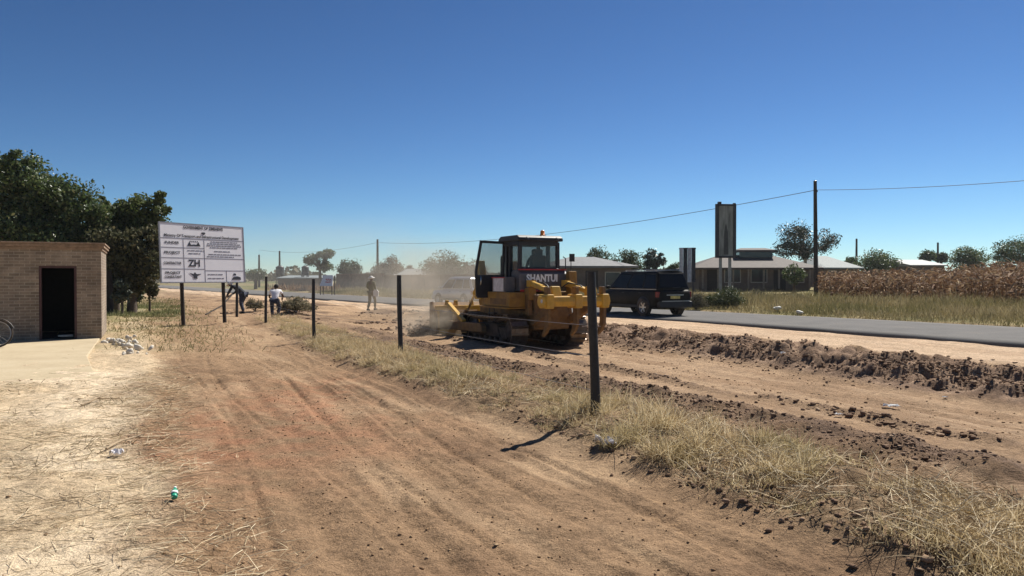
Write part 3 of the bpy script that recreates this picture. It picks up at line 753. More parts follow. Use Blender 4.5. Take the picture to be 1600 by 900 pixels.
def stripe_sign():
    d = 41.0; x = px_x(1074, d); z0 = gz(x, d)
    t = empty('roadside_sign', (x, d, z0), R(-14), 'small sheet-metal sign with upright pale and dark bands beside the black car', 'sign')
    zt_, zb_ = row_z(387, d) - z0, row_z(441, d) - z0; w_ = .88; n = 14
    pale = plain('sheet_pale', (.50, .51, .53), .5, .2); dark = plain('sheet_dark', (.045, .045, .055), .5)
    us = np.linspace(-w_ / 2, w_ / 2, 5)
    for k in range(4):
        pts = [(u, .05 * math.sin((u + w_ / 2) / w_ * math.pi * 7)) for u in np.linspace(us[k] + .002, us[k + 1] - .002, 8)]
        poly_ = pts + [(u, v + .012) for u, v in pts[::-1]]
        MB().prism(poly_, 'xy', zb_, zt_).build('panel', [pale, dark, pale, dark][k], t)
    MB().box((0, .085, zt_ - .05), (w_ + .04, .05, .06)).box((0, .085, zb_ + .15), (w_ + .04, .05, .06)).build('rail', M_frame, t)
    for s in (-.3, .3): MB().box((s, .14, zt_ / 2 - .2), (.07, .055, zt_ + .3)).build('post', M_frame, t)
stripe_sign()

# ================================================================== houses across the road
M_plaster = plain('brown_plaster', (.15, .11, .082), .9, var=.25, scale=2, bump=.2)
M_roofbrown = plain('brown_roof', (.085, .066, .058), .8, var=.25, scale=3)
M_roofgrey = plain('grey_roof', (.15, .15, .155), .7, var=.2, scale=3)
M_roofwhite = plain('white_sheet_roof', (.32, .32, .315), .7, 0, var=.12, scale=3)
M_teal = plain('pale_green_roof', (.19, .22, .225), .75, var=.15)
M_glass = plain('dark_glass', (.02, .023, .028), .12, var=.1)
M_vpost = plain('veranda_post', (.24, .20, .155), .85)
M_cream = plain('cream_paint', (.50, .46, .38), .8, var=.15)
def hip(t, w_, d_, z0, z1, ov, mat, ridge, name='roof'):
    b = MB(); x, y, r = w_ / 2 + ov, d_ / 2 + ov, ridge / 2
    vs = [(-x, -y, z0), (x, -y, z0), (x, y, z0), (-x, y, z0), (-r, 0, z1), (r, 0, z1)]
    b.add(vs + [(p[0], p[1], z0 - .16) for p in vs[:4]], [(0, 1, 5, 4), (1, 2, 5), (2, 3, 4, 5), (3, 0, 4), (0, 6, 7, 1), (1, 7, 8, 2), (2, 8, 9, 3), (3, 9, 6, 0), (6, 9, 8, 7)])
    return b.build(name, mat, t)
def house(x, y, rz, w_, d_, hw, hr, wall, roof, lab, ov=.6, openings=(), ridge=None, name='house', cat='house'):
    t = empty(name, (x, y, gz(x, y)), rz, lab, cat)
    MB().box((0, 0, hw / 2 - .2), (w_, d_, hw + .4)).build('wall', wall, t)
    hip(t, w_, d_, hw + .18, hr, ov, roof, ridge if ridge is not None else w_ - d_)
    for (u, wv, z0, z1, kind) in openings:
        fr = MB().box((u, -d_ / 2 - .02, (z0 + z1) / 2), (wv + .14, .04, z1 - z0 + .14)).build('window' if kind == 'w' else 'door', M_cream if kind == 'w' else M_post, t)
        if kind == 'w': MB().box((u, -d_ / 2 - .045, (z0 + z1) / 2), (wv, .02, z1 - z0)).build('pane', M_glass, fr)
    return t
d = 66.0; x = px_x(1180, d)
h = house(x, d + 3, R(-4), 9.6, 7.0, row_z(422, d) - gz(x, d), row_z(399, d) - gz(x, d) + .1, M_plaster, M_roofbrown, 'low brown house with veranda posts and a raised roof vent behind the billboard', .9,
          [(-3.6, .9, .1, 2.0, 'd'), (-1.9, 1.3, .8, 1.9, 'w'), (.4, 1.3, .8, 1.9, 'w'), (2.2, .9, .1, 2.0, 'd'), (3.7, 1.1, .8, 1.9, 'w')], ridge=4.6)
zr = row_z(399, d) - gz(x, d)
MB().box((.75, 0, zr + .12), (3.0, 2.2, .55)).build('roof_vent', M_glass, h)
vr = hip(h, 3.0, 2.2, zr + .52, zr + .75, .25, M_roofbrown, 2.2, 'vent_roof'); vr.location.x = .75
for u in np.linspace(-4.6, 4.6, 8): MB().box((u, -4.1, 1.1), (.13, .13, row_z(424, d) - gz(x, d) - .02 - 0 + .0), (0, 0, 0)).build('veranda_post', M_vpost, h)
d = 62.0; x = px_x(915, d)
house(x, d + 3, R(6), 7.2, 6.0, row_z(418, d) - gz(x, d), row_z(399, d) - gz(x, d), M_plaster, M_roofgrey, 'house with a plain grey hipped roof directly behind the bulldozer cab', .5, [(-2, 1.2, .8, 1.9, 'w'), (.2, .9, .1, 2.0, 'd'), (2, 1.2, .8, 1.9, 'w')], ridge=2.2)
d = 82.0; x = px_x(1302, d)
house(x, d + 3, R(20), 5.6, 5.2, row_z(420, d) - gz(x, d), row_z(398, d) - gz(x, d), M_plaster, M_teal, 'small house with a shiny pale green sheet roof right of the utility pole', .4, [(-1, 1.1, .8, 1.8, 'w')], ridge=1.2)
def flat_house(px0, px1, pyt, pyb, d, wall, roof, lab, slope=.25, name='house'):
    x = px_x((px0 + px1) / 2, d); w_ = (px1 - px0) * d / FOC; z0 = gz(x, d)
    t = empty(name, (x, d, z0), 0, lab, 'house'); zt_ = row_z(pyt, d) - z0; zw = row_z(pyb, d) - z0
    MB().box((0, 3, zw / 2 - .3), (w_ - .4, 5.4, zw + .6)).build('wall', wall, t)
    MB().add([(-w_ / 2, -.2, zw + .0), (w_ / 2, -.2, zw + .0), (w_ / 2, 6.2, zt_), (-w_ / 2, 6.2, zt_), (-w_ / 2, -.2, zw - .14), (w_ / 2, -.2, zw - .14), (w_ / 2, 6.2, zw - .14), (-w_ / 2, 6.2, zw - .14)], [(0, 1, 2, 3), (4, 7, 6, 5), (0, 4, 5, 1), (1, 5, 6, 2), (2, 6, 7, 3), (3, 7, 4, 0)]).build('roof', roof, t)
    for u in (() if px0 < 500 else (-.28, .05, .3)):
        f = MB().box((u * w_, .27, zw * .55), (1.1, .05, .9)).build('window', M_cream, t); MB().box((u * w_, .235, zw * .55), (.9, .02, .72)).build('pane', M_glass, f)
    return t
flat_house(1421, 1480, 404, 414, 98.0, M_plaster, M_roofwhite, 'long low house with a bright white roof beyond the maize')
flat_house(1392, 1424, 404, 410, 104.0, M_plaster, M_roofbrown, 'low dark house adjoining the white roof beyond the maize')
flat_house(432, 505, 430, 434, 110.0, M_plaster, M_teal, 'low pale-roofed building in the far left distance under the water tanks')
flat_house(605, 645, 428, 436, 100.0, M_plaster, M_roofwhite, 'small distant house with a pale roof right of the person in olive')
def far_gable(px0, px1, pyt, pye, d, lab):
    x = px_x((px0 + px1) / 2, d); house(x, d + 3, R(12), (px1 - px0) * d / FOC, 5.0, row_z(pye, d) - gz(x, d), row_z(pyt, d) - gz(x, d), M_plaster, M_teal, lab, .3, (), ridge=(px1 - px0) * d / FOC * .45)
far_gable(617, 668, 421, 433, 96.0, 'distant house with a low pale hipped roof left of the dusty car')

# ---- water tanks on stands
M_tank = plain('black_tank', (.025, .03, .034), .5)
def tank(px, pyt, pyb, d, lab, w_):
    x = px_x(px, d); z0 = gz(x, d); t = empty('water_tank', (x, d, z0), 0, lab, 'water tank', 'dark water tanks on stands')
    zt_, zb_ = row_z(pyt, d) - z0, row_z(pyb, d) - z0; r = w_ / 2
    MB().lathe([(0, zb_), (r, zb_), (r, zb_ + .3 * (zt_ - zb_)), (r * .95, zb_ + .33 * (zt_ - zb_)), (r, zb_ + .36 * (zt_ - zb_)), (r, zb_ + .66 * (zt_ - zb_)), (r * .95, zb_ + .69 * (zt_ - zb_)), (r, zb_ + .72 * (zt_ - zb_)), (r * .98, zb_ + .85 * (zt_ - zb_)), (r * .4, zt_), (0, zt_)], (0, 0, 0), n=18).build('tank', M_tank, t)
    s = MB()
    for a in (-1, 1):
        for c_ in (-1, 1): s.bar((a * r * .7, c_ * r * .7, -.2), (a * r * .7, c_ * r * .7, zb_ - .08), .12, .12, (1, 0, 0))
    s.box((0, 0, zb_ - .04), (r * 2, r * 2, .076)); s.build('stand', M_frame, t)
tank(437.5, 415, 431, 118.0, 'black water tank on a stand, the one with a pole above it', 1.3)
tank(477, 415, 430, 112.0, 'dark water tank on a stand half hidden by the flat-topped tree', 1.1)

# ---- boundary wall along the far side of the road, left
M_bwall = brick_mat('boundary_brick', (.25, .175, .12), (.19, .13, .09), (.22, .18, .14), .4, .2)
def wall_run(p0, p1, h, lab):
    p0 = Vector(p0); p1 = Vector(p1); l = (p1 - p0).length
    t = empty('boundary_wall', (p0.x, p0.y, gz(*p0)), math.atan2(p1.y - p0.y, p1.x - p0.x), lab, 'wall')
    MB().box((l / 2, 0, h / 2 - .2), (l, .2, h + .4)).build('wall', M_bwall, t)
    MB().box((l / 2, 0, h + .04), (l + .1, .28, .08)).build('coping', M_coping, t)
    b = MB()
    for u in np.arange(0, l + .1, l / round(l / 3.2)): b.box((u, 0, h / 2 - .1), (.34, .34, h + .36))
    b.build('pier', M_bwall, t)
wall_run((px_x(528, 92), 92), (px_x(598, 84), 84), 2.0, 'dusty brown brick boundary wall left of the person in olive')
wall_run((px_x(602, 82), 82), (px_x(740, 66), 66), 1.75, 'long dusty boundary wall across the road behind the silver car')

# ---- roadside stall with its white awning
d = 72.0; x = px_x(511, d); z0 = gz(x, d)
st = empty('roadside_stall', (x, d, z0), R(-12), 'roadside stall with a white painted board marked in red', 'stall')
zt_, zb_ = row_z(430, d) - z0, row_z(446.5, d) - z0
M_awn = plain('stall_white', (.80, .78, .76), .7, var=.08)
MB().add([(-.52, .35, zt_), (.46, .35, zt_), (.72, -.35, zb_), (-.62, -.35, zb_), (-.52, .40, zt_ - .03), (.46, .40, zt_ - .03), (.72, -.30, zb_ - .03), (-.62, -.30, zb_ - .03)], [(0, 1, 2, 3), (7, 6, 5, 4), (0, 4, 5, 1), (1, 5, 6, 2), (2, 6, 7, 3), (3, 7, 4, 0)]).build('board', M_awn, st)
red = MB(); nrm = Vector((0, .0, 0))
def on_awn(u, v): return (-.57 + u * 1.16 + .0, .35 - .70 * v - .018, zt_ + (zb_ - zt_) * v + .014)
for k, (u, v, l) in enumerate([(.42, .40, .16), (.60, .40, .15), (.78, .42, .14), (.46, .66, .14), (.62, .68, .16), (.80, .66, .16), (.52, .52, .08), (.7, .53, .08), (.86, .53, .06)]):
    p = on_awn(u, v); red.box(p, (l * 1.1, .012, .09), (R(-38), 0, 0))
red.build('lettering', plain('stall_red', (.55, .05, .04), .6), st)
for sx in (-.56, .64):
    for sy in (-.28, .33): MB().box((sx, sy, (zb_ if sy < 0 else zt_) / 2 - .06), (.07, .07, (zb_ if sy < 0 else zt_) + .05)).build('leg', M_post, st)
MB().box((.03, .1, zb_ * .48), (1.1, .5, .06)).build('counter', M_post, st)
# ================================================================== bulldozer
M_yel = plain('machine_yellow', (.62, .355, .035), .5, var=.2, scale=4, dust=.45, dustc=(.30, .19, .11))  # brighter yellow, raised for the sunlit ripper parts and cylinders
M_yeld = plain('machine_yellow_shaded_dusty', (.19, .10, .028), .7, var=.4, scale=5, dust=.8, dustc=(.13, .082, .05))  # darker copy for parts in shade: shade painted in, plus brown dust
M_yelf = plain('machine_yellow_part_shaded_grimy', (.31, .165, .024), .65, var=.35, scale=4, dust=.75, dustc=(.17, .10, .055))  # in-between copy for hood and fenders: some shade painted in, plus dirt
M_blk = plain('cab_black', (.018, .018, .022), .5, var=.3, scale=5, dust=.04)
M_dgrey = plain('tank_grey', (.085, .085, .095), .5, var=.2, dust=.3)
M_steel = plain('worn_track_steel', (.15, .125, .105), .38, .75, var=.4, scale=9, dust=.75, dustc=(.17, .105, .065))
M_under = plain('undercarriage_dirt', (.085, .055, .037), .85, var=.5, scale=7, bump=.4)
M_chr = plain('cylinder_rod', (.6, .6, .6), .2, 1.0, var=.1)
M_cabglass, nt, b = nodes('cab_glass')
b.inputs['Base Color'].default_value = (.10, .13, .135, 1); b.inputs['Roughness'].default_value = .05; b.inputs['Alpha'].default_value = .38
M_redp = plain('red_stripe', (.42, .03, .035), .5)
M_sticker = plain('sticker_white', (.62, .60, .62), .5, var=.2, scale=8)
M_whitep = plain('white_letter', (.86, .86, .86), .5, var=.04)
M_orange = plain('beacon_orange', (.75, .22, .03), .3)
M_blade = plain('blade_plate', (.26, .15, .055), .5, .3, var=.4, scale=4, dust=.8, dustc=(.17, .105, .065))
DZ0 = Vector((1.06, 20.2)); DRZ = math.atan2(.891, -.454)
dz = empty('bulldozer', (DZ0.x, DZ0.y, -.285), DRZ, 'yellow crawler bulldozer with black cab, open door and rear ripper, pushing earth', 'bulldozer')
# X forward, Y to its left, Z up
def track(sy):
    y = sy * .94; xs, xi, zs, zi, rs, ri = .45, 3.05, .50, .46, .43, .41
    tr = MB().box(((xs + xi) / 2, y, .42), (2.3, .24, .30)).prism([(xs + .5, .3), (xi - .55, .3), (xi - .75, .66), (xs + .7, .66)], 'xz', y - .16, y + .16).build('track_frame', M_under, dz, bevel=.02)
    # path of the belt
    path = []
    for a in np.linspace(R(100), R(262), 12): path.append((xs + rs * math.cos(a), zs + rs * math.sin(a)))
    path[-1] = (xs - .03, .07)
    for u in np.linspace(xs + .15, xi - .15, 14): path.append((u, .055))
    for a in np.linspace(R(-80), R(80), 12): path.append((xi + ri * math.cos(a), zi + ri * math.sin(a)))
    for u in np.linspace(xi - .2, xs + .15, 12): path.append((u, .88 + .05 * ((u - xs) / (xi - xs)) * -1 - .03 * math.sin((u - xs) / (xi - xs) * math.pi)))
    P = [Vector((u, 0, w_)) for u, w_ in path]; n = len(P)
    seg = [(P[(i + 1) % n] - P[i]).length for i in range(n)]; tot = sum(seg); ns = 39; step = tot / ns
    shoes = MB(); links = MB()
    for k in range(ns):
        s = k * step; i = 0
        while s > seg[i]: s -= seg[i]; i += 1
        d = (P[(i + 1) % n] - P[i]).normalized(); p = P[i] + d * s
        ang = math.atan2(-d.z, d.x)
        nrm = Vector((-d.z, 0, d.x)) * -1          # outward
        cen = Vector(((xs + xi) / 2, 0, .47))
        if nrm.dot(p - cen) < 0: nrm = -nrm
        shoes.box((p.x, y, p.z), (step * .93, .50, .03), (0, ang, 0))
        g = p + nrm * .04 + d * (step * .32)
        shoes.box((g.x, y, g.z), (.022, .50, .06), (0, ang, 0))
        q = p - nrm * .055
        for s_ in (-.075, .075): links.box((q.x, y + s_, q.z), (step * .98, .035, .08), (0, ang, 0))
    t = shoes.build('track', M_steel, dz)
    links.build('track_chain', M_under, t)
    for x, z, r, nm, teeth in ((xs, zs, rs - .06, 'sprocket', 23), (xi, zi, ri - .06, 'idler', 0)):
        b = MB().lathe([(0, -.11), (r * .55, -.11), (r * .6, -.05), (r * .95, -.045), (r, -.03), (r, .03), (r * .95, .045), (r * .6, .05), (r * .55, .11), (0, .11)], (x, y, z), (0, 1, 0), 32)
        for k in range(teeth):
            a = 2 * math.pi * k / teeth; b.box((x + r * math.cos(a), y, z + r * math.sin(a)), (.06, .055, .05), (0, -a, 0))
        b.build(nm, M_under if nm == 'sprocket' else M_steel, dz)
    for k in range(6):
        x = xs + .45 + k * (xi - xs - .9) / 5
        MB().lathe([(0, -.16), (.10, -.16), (.10, -.10), (.075, -.09), (.075, .09), (.10, .10), (.10, .16), (0, .16)], (x, y, .2), (0, 1, 0), 16).build('roller', M_under, tr)
    for x in (1.25, 2.3): MB().lathe([(0, -.12), (.075, -.12), (.075, .12), (0, .12)], (x, y, .77), (0, 1, 0), 14).build('carrier_roller', M_under, tr)
for s in (1, -1): track(s)
# hull, fenders, transmission case
MB().prism([(-.05, .55), (3.25, .55), (3.45, .8), (3.45, 1.05), (-.05, 1.05)], 'xz', -.55, .55).build('hull', M_yeld, dz, bevel=.02)
MB().prism([(-.12, .62), (.32, .5), (.42, 1.5), (-.02, 1.5)], 'xz', -.52, .52).build('transmission_case', M_yeld, dz, bevel=.04)
for s in (1, -1):
    f = MB().box((1.12, s * .90, 1.13), (1.85, .66, .05)); f.prism([(.22, 1.16), (1.95, 1.16), (1.95, 1.42), (1.6, 1.56), (.22, 1.56)], 'xz', s * .74 - .16, s * .74 + .42 - .26 * (s < 0) * 0)
    f.build('fender', M_yelf, dz, bevel=.02)
    MB().box((.92, s * 1.163, 1.30), (1.0, .012, .16)).build('fender_panel', M_yeld, dz)
    MB().prism([(-.02, .95), (.2, .95), (.25, 1.5), (.1, 1.5)], 'xz', s * .62 - .06, s * .62 + .06).build('bracket', M_yeld, dz, bevel=.01)
# hood
hd = MB().prism([(1.68, 1.05), (3.72, 1.05), (3.78, 1.2), (3.74, 1.86), (1.68, 2.0)], 'xz', -.46, .46).build('hood', M_yelf, dz, bevel=.05)
for s in (1, -1):
    MB().box((2.6, s * .467, 1.42), (1.35, .02, .5)).build('engine_side_panel', M_yeld, hd)
    g = MB()
    for k in range(7): g.box((2.6, s * .485, 1.24 + k * .065), (1.15, .018, .024), (R(20 * s), 0, 0))
    g.build('louvre', M_blk, hd)
MB().tube([(2.75, .12, 1.9), (2.75, .12, 2.5), (2.72, .12, 2.62)], .06, 12).build('exhaust_pipe', M_blk, hd)
MB().lathe([(0, 0), (.13, 0), (.13, .2), (.07, .24), (.07, .3), (.14, .32), (.14, .36), (0, .38)], (2.2, -.2, 1.94), n=16).build('air_cleaner', M_blk, hd)
gr = MB()
for k in range(9): gr.box((3.765, 0, 1.16 + k * .075), (.03, .8, .03))
gr.build('radiator_grille', M_blk, hd)
# fuel tank at the back with the maker's lettering
tk = MB().prism([(.30, 1.58), (.78, 1.58), (.78, 2.16), (.42, 2.16), (.30, 2.06)], 'xz', -.72, .80).build('fuel_tank', M_dgrey, dz, bevel=.03)
MB().box((.392, .04, 2.178), (.08, 1.5, .034)).build('stripe', M_redp, tk)
MB().box((.289, .46, 1.60), (.02, .66, .05)).build('stripe', M_redp, tk)
MB().lathe([(0, 0), (.07, 0), (.07, .05), (0, .06)], (.55, -.5, 2.16), n=14).build('filler_cap', M_blk, tk)
RX = Matrix(((0, 0, -1, 0), (-1, 0, 0, 0), (0, 1, 0, 0), (0, 0, 0, 1)))   # text plane looking backwards
text_mesh('lettering', 'SHANTUI', .27, M_whitep, tk, Matrix.Translation((.296, .10, 1.935)) @ RX, 'CENTER', .98, .003, .012)
# cab
cb = MB(); X0, X1, Wd, z0, z1 = .62, 1.68, .66, 1.56, 3.02
cb.box((1.12, 0, 1.70), (1.0, 1.30, .26))                              # floor box
cb.box((.66, 0, 2.16), (.08, 1.30, .14)); 
for x, y in ((X0 + .05, Wd - .05), (X0 + .05, -Wd + .05), (X1 - .05, Wd - .14), (X1 - .05, -Wd + .14), (1.22, Wd - .045), (1.22, -Wd + .045)):
    cb.bar((x, y, 1.8), (x, y * .985, z1 - .06), .10, .10, (1, 0, 0))
cb.box((X0 + .05, 0, z1 - .10), (.09, 1.14, .12)); cb.box((X1 - .05, 0, z1 - .10), (.09, .9, .12))
for s in (1, -1): cb.box((1.16, s * (Wd - .045), z1 - .10), (.9, .085, .12))
cb.box((X0 + .05, 0, 2.2), (.085, 1.14, .09))
cb.prism([(X0 + .02, 1.83), (1.14, 1.83), (1.14, 2.12), (X0 + .02, 2.12)], 'xz', Wd - .08, Wd - .012); cb.prism([(X0 + .02, 1.83), (1.58, 1.83), (1.58, 2.2), (X0 + .02, 2.2)], 'xz', -Wd + .012, -Wd + .08)
cab = cb.build('cab', M_blk, dz, bevel=.012)
rf_ = MB().prism([(.53, z1 - .04), (1.82, z1 - .04), (1.80, z1 + .06), (1.66, z1 + .12), (.66, z1 + .12), (.55, z1 + .06)], 'xz', -Wd - .06, Wd + .06).build('cab_roof', M_blk, cab, bevel=.03)
for nm, bx in (('rear_window', ((X0 + .055, 0, 2.58), (.012, 1.1, .68))), ('windscreen', ((X1 - .06, 0, 2.4), (.012, .86, 1.0)))):
    MB().box(*bx).build(nm, M_cabglass, cab)
MB().box((.92, Wd - .06, 2.53), (.50, .012, .78)).build('side_window', M_cabglass, cab)
MB().box((.92, -Wd + .06, 2.53), (.50, .012, .64)).box((1.42, -Wd + .08, 2.45), (.34, .012, .9)).build('side_window', M_cabglass, cab)
# open door, swung square to the machine
hx = 1.60
dr = MB()
yA, yB = Wd - .02, Wd + .80
def dbar(p, q, w_=.075): dr.bar(p, q, w_, .05, (1, 0, 0))
dbar((hx, yA + .02, 1.42), (hx, yA + .0, 2.96)); dbar((hx, yB + .02, 1.42), (hx, yB + .06, 2.15)); dbar((hx, yB + .06, 2.15), (hx, yB - .10, 2.98))
dbar((hx, yA - .03, 2.96), (hx, yB - .06, 2.98)); dbar((hx, yA, 1.42), (hx, yB + .02, 1.42)); dbar((hx, yA, 2.0), (hx, yB + .05, 2.0))
dr.prism([(yA + .04, 1.45), (yB - .01, 1.45), (yB + .02, 1.98), (yA + .04, 1.98)], 'yz', hx - .018, hx + .018)
door = dr.build('door', M_blk, cab, bevel=.008)
MB().prism([(yA + .04, 2.03), (yB + .03, 2.03), (yB + .03, 2.15), (yB - .12, 2.94), (yA + .03, 2.93)], 'yz', hx - .006, hx + .006).build('pane', M_cabglass, door)
MB().tube([(hx - .05, yB - .06, 1.75), (hx - .08, yB - .06, 1.8), (hx - .08, yB - .06, 1.95), (hx - .05, yB - .06, 2.0)], .012, 6).build('handle', M_chr, door)
# seat, levers, sticker, beacon, lamps, hand rail
MB().box((1.0, -.02, 1.95), (.45, .5, .16)).box((.79, -.02, 2.28), (.13, .48, .62), (0, R(-8), 0)).box((.76, -.02, 2.66), (.10, .28, .2)).build('seat', plain('seat_vinyl', (.03, .03, .033), .6), cab, bevel=.03)
MB().tube([(1.3, .32, 1.83), (1.32, .32, 2.2)], .015).ball((1.32, .32, 2.22), .03).tube([(1.3, -.32, 1.83), (1.33, -.32, 2.15)], .015).ball((1.33, -.32, 2.17), .03).build('control_lever', M_blk, cab)
MB().box((.86, 1.175, 1.76), (.62, .012, .36)).build('sticker', M_sticker, dz)
MB().prism([(.5, 1.56), (1.3, 1.56), (1.3, 1.98), (.5, 1.98)], 'xz', .83, 1.16).build('side_tank', M_dgrey, dz, bevel=.02)
MB().box((.9, 1.170, 1.955), (.8, .012, .03)).build('stripe', M_redp, dz)
MB().lathe([(0, 0), (.085, 0), (.085, .03), (.065, .035), (.06, .13), (.04, .16), (0, .165)], (.75, -.16, z1 + .115), n=16).build('beacon', M_orange, rf_)
for s in (.45, -.5): MB().lathe([(0, -.03), (.05, -.03), (.07, .03), (.07, .04), (0, .045)], (.56, s, z1 + .0), (-1, 0, 0), 14).build('work_lamp', M_blk, rf_)
MB().box((.70, -.2, z1 + .135), (.06, .06, .03)).build('aerial_base', M_whitep, rf_)
MB().tube([(.55, -.74, 1.7), (.55, -.8, 1.75), (.55, -.8, 2.5), (.55, -.72, 2.55)], .016, 8).build('grab_rail', M_blk, cab)
MB().tube([(.35, -.86, 2.05), (.35, -.86, 2.45)], .012).box((.33, -.88, 2.52), (.03, .16, .22)).build('mirror', M_blk, dz)
MB().box((1.35, 1.12, .96), (.36, .12, .03)).box((1.35, 1.16, .72), (.30, .06, .03)).tube([(1.2, 1.14, 1.12), (1.2, 1.14, .72)], .014).tube([(1.5, 1.14, 1.12), (1.5, 1.14, .72)], .014).build('step', M_blk, dz)
# push arms, blade, lift cylinders
for s in (1, -1):
    pa = MB().prism([(1.55, .40), (4.35, .34), (4.42, .42), (4.40, .60), (1.7, .66), (1.55, .56)], 'xz', s * 1.29 - .08, s * 1.29 + .08).build('push_arm', M_yeld, dz, bevel=.02)
    MB().bar((3.0, s * 1.29, .64), (4.42, s * 1.2, 1.12), .11, .11).build('brace', M_yel, pa)
    MB().tube([(3.25, s * .6, 1.95), (3.75, s * .6, 1.45)], .075, 14).build('lift_cylinder', M_yel, dz)
    MB().tube([(3.75, s * .6, 1.45), (4.42, s * .6, .78)], .04, 12).build('lift_rod', M_chr, dz)
    MB().prism([(2.95, 1.3), (3.45, 1.3), (3.42, 2.1), (3.36, 2.48), (3.16, 2.48), (3.05, 2.0)], 'xz', s * .64 - .12, s * .64 + .10).build('cylinder_yoke', M_yel, dz, bevel=.01)
pts = []
for k in range(11):
    t = k / 10; z = .02 + 1.15 * t; x = 4.62 - .20 * math.sin(t * math.pi) * 1.0 + .06 * (2 * t - 1) ** 2
    pts.append((x, z))
bk = [(x - .06 - .02 * math.sin(math.pi * i / 10), z) for i, (x, z) in enumerate(pts)]
blade = MB().prism(pts + bk[::-1], 'xz', -1.7, 1.7).build('blade', M_blade, dz)
MB().box((4.35, 0, .22), (.14, 3.2, .2)).box((4.36, 0, 1.0), (.12, 3.36, .14)).build('blade_rail', M_yel, blade, bevel=.01)
rb = MB()
for y in (-1.6, -1.1, -.6, -.2, .2, .6, 1.1, 1.6): rb.box((4.33, y, .62), (.14, .03, .62))
rb.build('blade_rib', M_yel, blade)
for s in (1, -1):
    MB().prism([(4.20, .0), (4.74, -.02), (4.72, 1.17), (4.50, 1.20), (4.34, .9)], 'xz', s * 1.72 - .02, s * 1.72 + .02).build('end_plate', M_blade, blade)
MB().prism([(4.64, -.03), (4.70, -.03), (4.66, .2), (4.60, .2)], 'xz', -1.69, 1.69).build('cutting_edge', M_steel, blade)
for y in (.95, 1.25, .4): MB().prism([(4.36, 1.07), (4.56, 1.07), (4.5, 1.24), (4.42, 1.24)], 'xz', y - .05, y + .05).build('lug', M_yel, blade, bevel=.01)
# ripper
for s in (.55, -.55):
    MB().bar((-.0, s, .74), (-1.15, s, 1.22), .16, .2).build('ripper_arm', M_yeld, dz, bevel=.02)
    c_ = MB().tube([(.10, s, 1.80), (-.55, s, 1.68)], .08, 14).box((.10, s, 1.80), (.18, .2, .18)).build('ripper_cylinder', M_yel, dz)
    MB().bar((-.5, s, 1.69), (-1.12, s, 1.58), .17, .12).build('ripper_rod', M_yel, dz, bevel=.015)
    MB().prism([(-1.32, 1.45), (-1.0, 1.45), (-1.06, 1.72), (-1.2, 1.74)], 'xz', s - .13, s + .13).build('cylinder_lug', M_yel, dz, bevel=.02)
    MB().prism([(.0, 1.35), (.29, 1.35), (.29, 1.66), (.06, 1.70)] if s > 0 else [(.0, 1.35), (.29, 1.35), (.29, 2.12), (.10, 2.14)], 'xz', s - .12 - .22 * (s < 0), s + .12 - .22 * (s < 0)).build('ripper_bracket', M_yelf, dz, bevel=.02)
bm_ = MB().prism([(-1.40, 1.22), (-1.06, 1.22), (-1.02, 1.34), (-1.06, 1.48), (-1.40, 1.48), (-1.44, 1.34)], 'xz', -.98, 1.0).build('ripper_beam', M_yel, dz, bevel=.025)
for y in (.84, 0.0, -.82):
    MB().box((-1.24, y, 1.35), (.46, .21, .36)).build('shank_pocket', M_yel, bm_, bevel=.03)
    MB().prism([(-1.18, 1.72), (-1.36, 1.72), (-1.42, 1.2), (-1.40, .75), (-1.27, .56), (-1.08, .44), (-1.06, .50), (-1.18, .66), (-1.22, .85), (-1.20, 1.2)], 'xz', y - .045, y + .045).build('ripper_shank', M_yeld, dz, bevel=.012)
    MB().tube([(-1.28, y - .17, 1.36), (-1.28, y + .17, 1.36)], .05, 12).build('shank_pin', M_sticker, bm_)
hs = MB()
for s in (.3, -.3): hs.tube([(.15, s, 1.6), (-.3, s * 1.3, 1.82), (-.7, s * 1.7, 1.75), (-.9, s * 1.8, 1.62)], .018, 6)
hs.build('hydraulic_hose', M_blk, dz)
MB().box((-.14, .38, .95), (.03, .16, .12)).build('reflector', M_sticker, dz)
# ================================================================== cars
M_carblk = plain('black_car_paint', (.004, .004, .004), .5, var=.15, scale=2, dust=.05, spec=.14)
M_silver = plain('silver_car_paint', (.42, .43, .45), .32, .5, var=.06, scale=2, dust=.3)
M_trim = plain('black_plastic', (.02, .02, .021), .6)
M_tint = plain('tinted_window', (.004, .004, .005), .25, var=.1, spec=.2)
M_tail = plain('tail_lamp_red', (.20, .012, .012), .2)
M_plate = plain('plate_yellow', (.62, .50, .14), .5)
M_rim = plain('alloy_rim', (.45, .45, .46), .3, .8, var=.1)
def loft(secs):
    """closed loft of equally long loops"""
    b = MB(); n = len(secs[0]); vs = [p for s in secs for p in s]
    fs = [(i * n + k, i * n + (k + 1) % n, (i + 1) * n + (k + 1) % n, (i + 1) * n + k) for i in range(len(secs) - 1) for k in range(n)]
    b.add(vs, fs, True); b.add(secs[0], [tuple(range(n))]); b.add(secs[-1], [tuple(range(n))[::-1]])
    return b
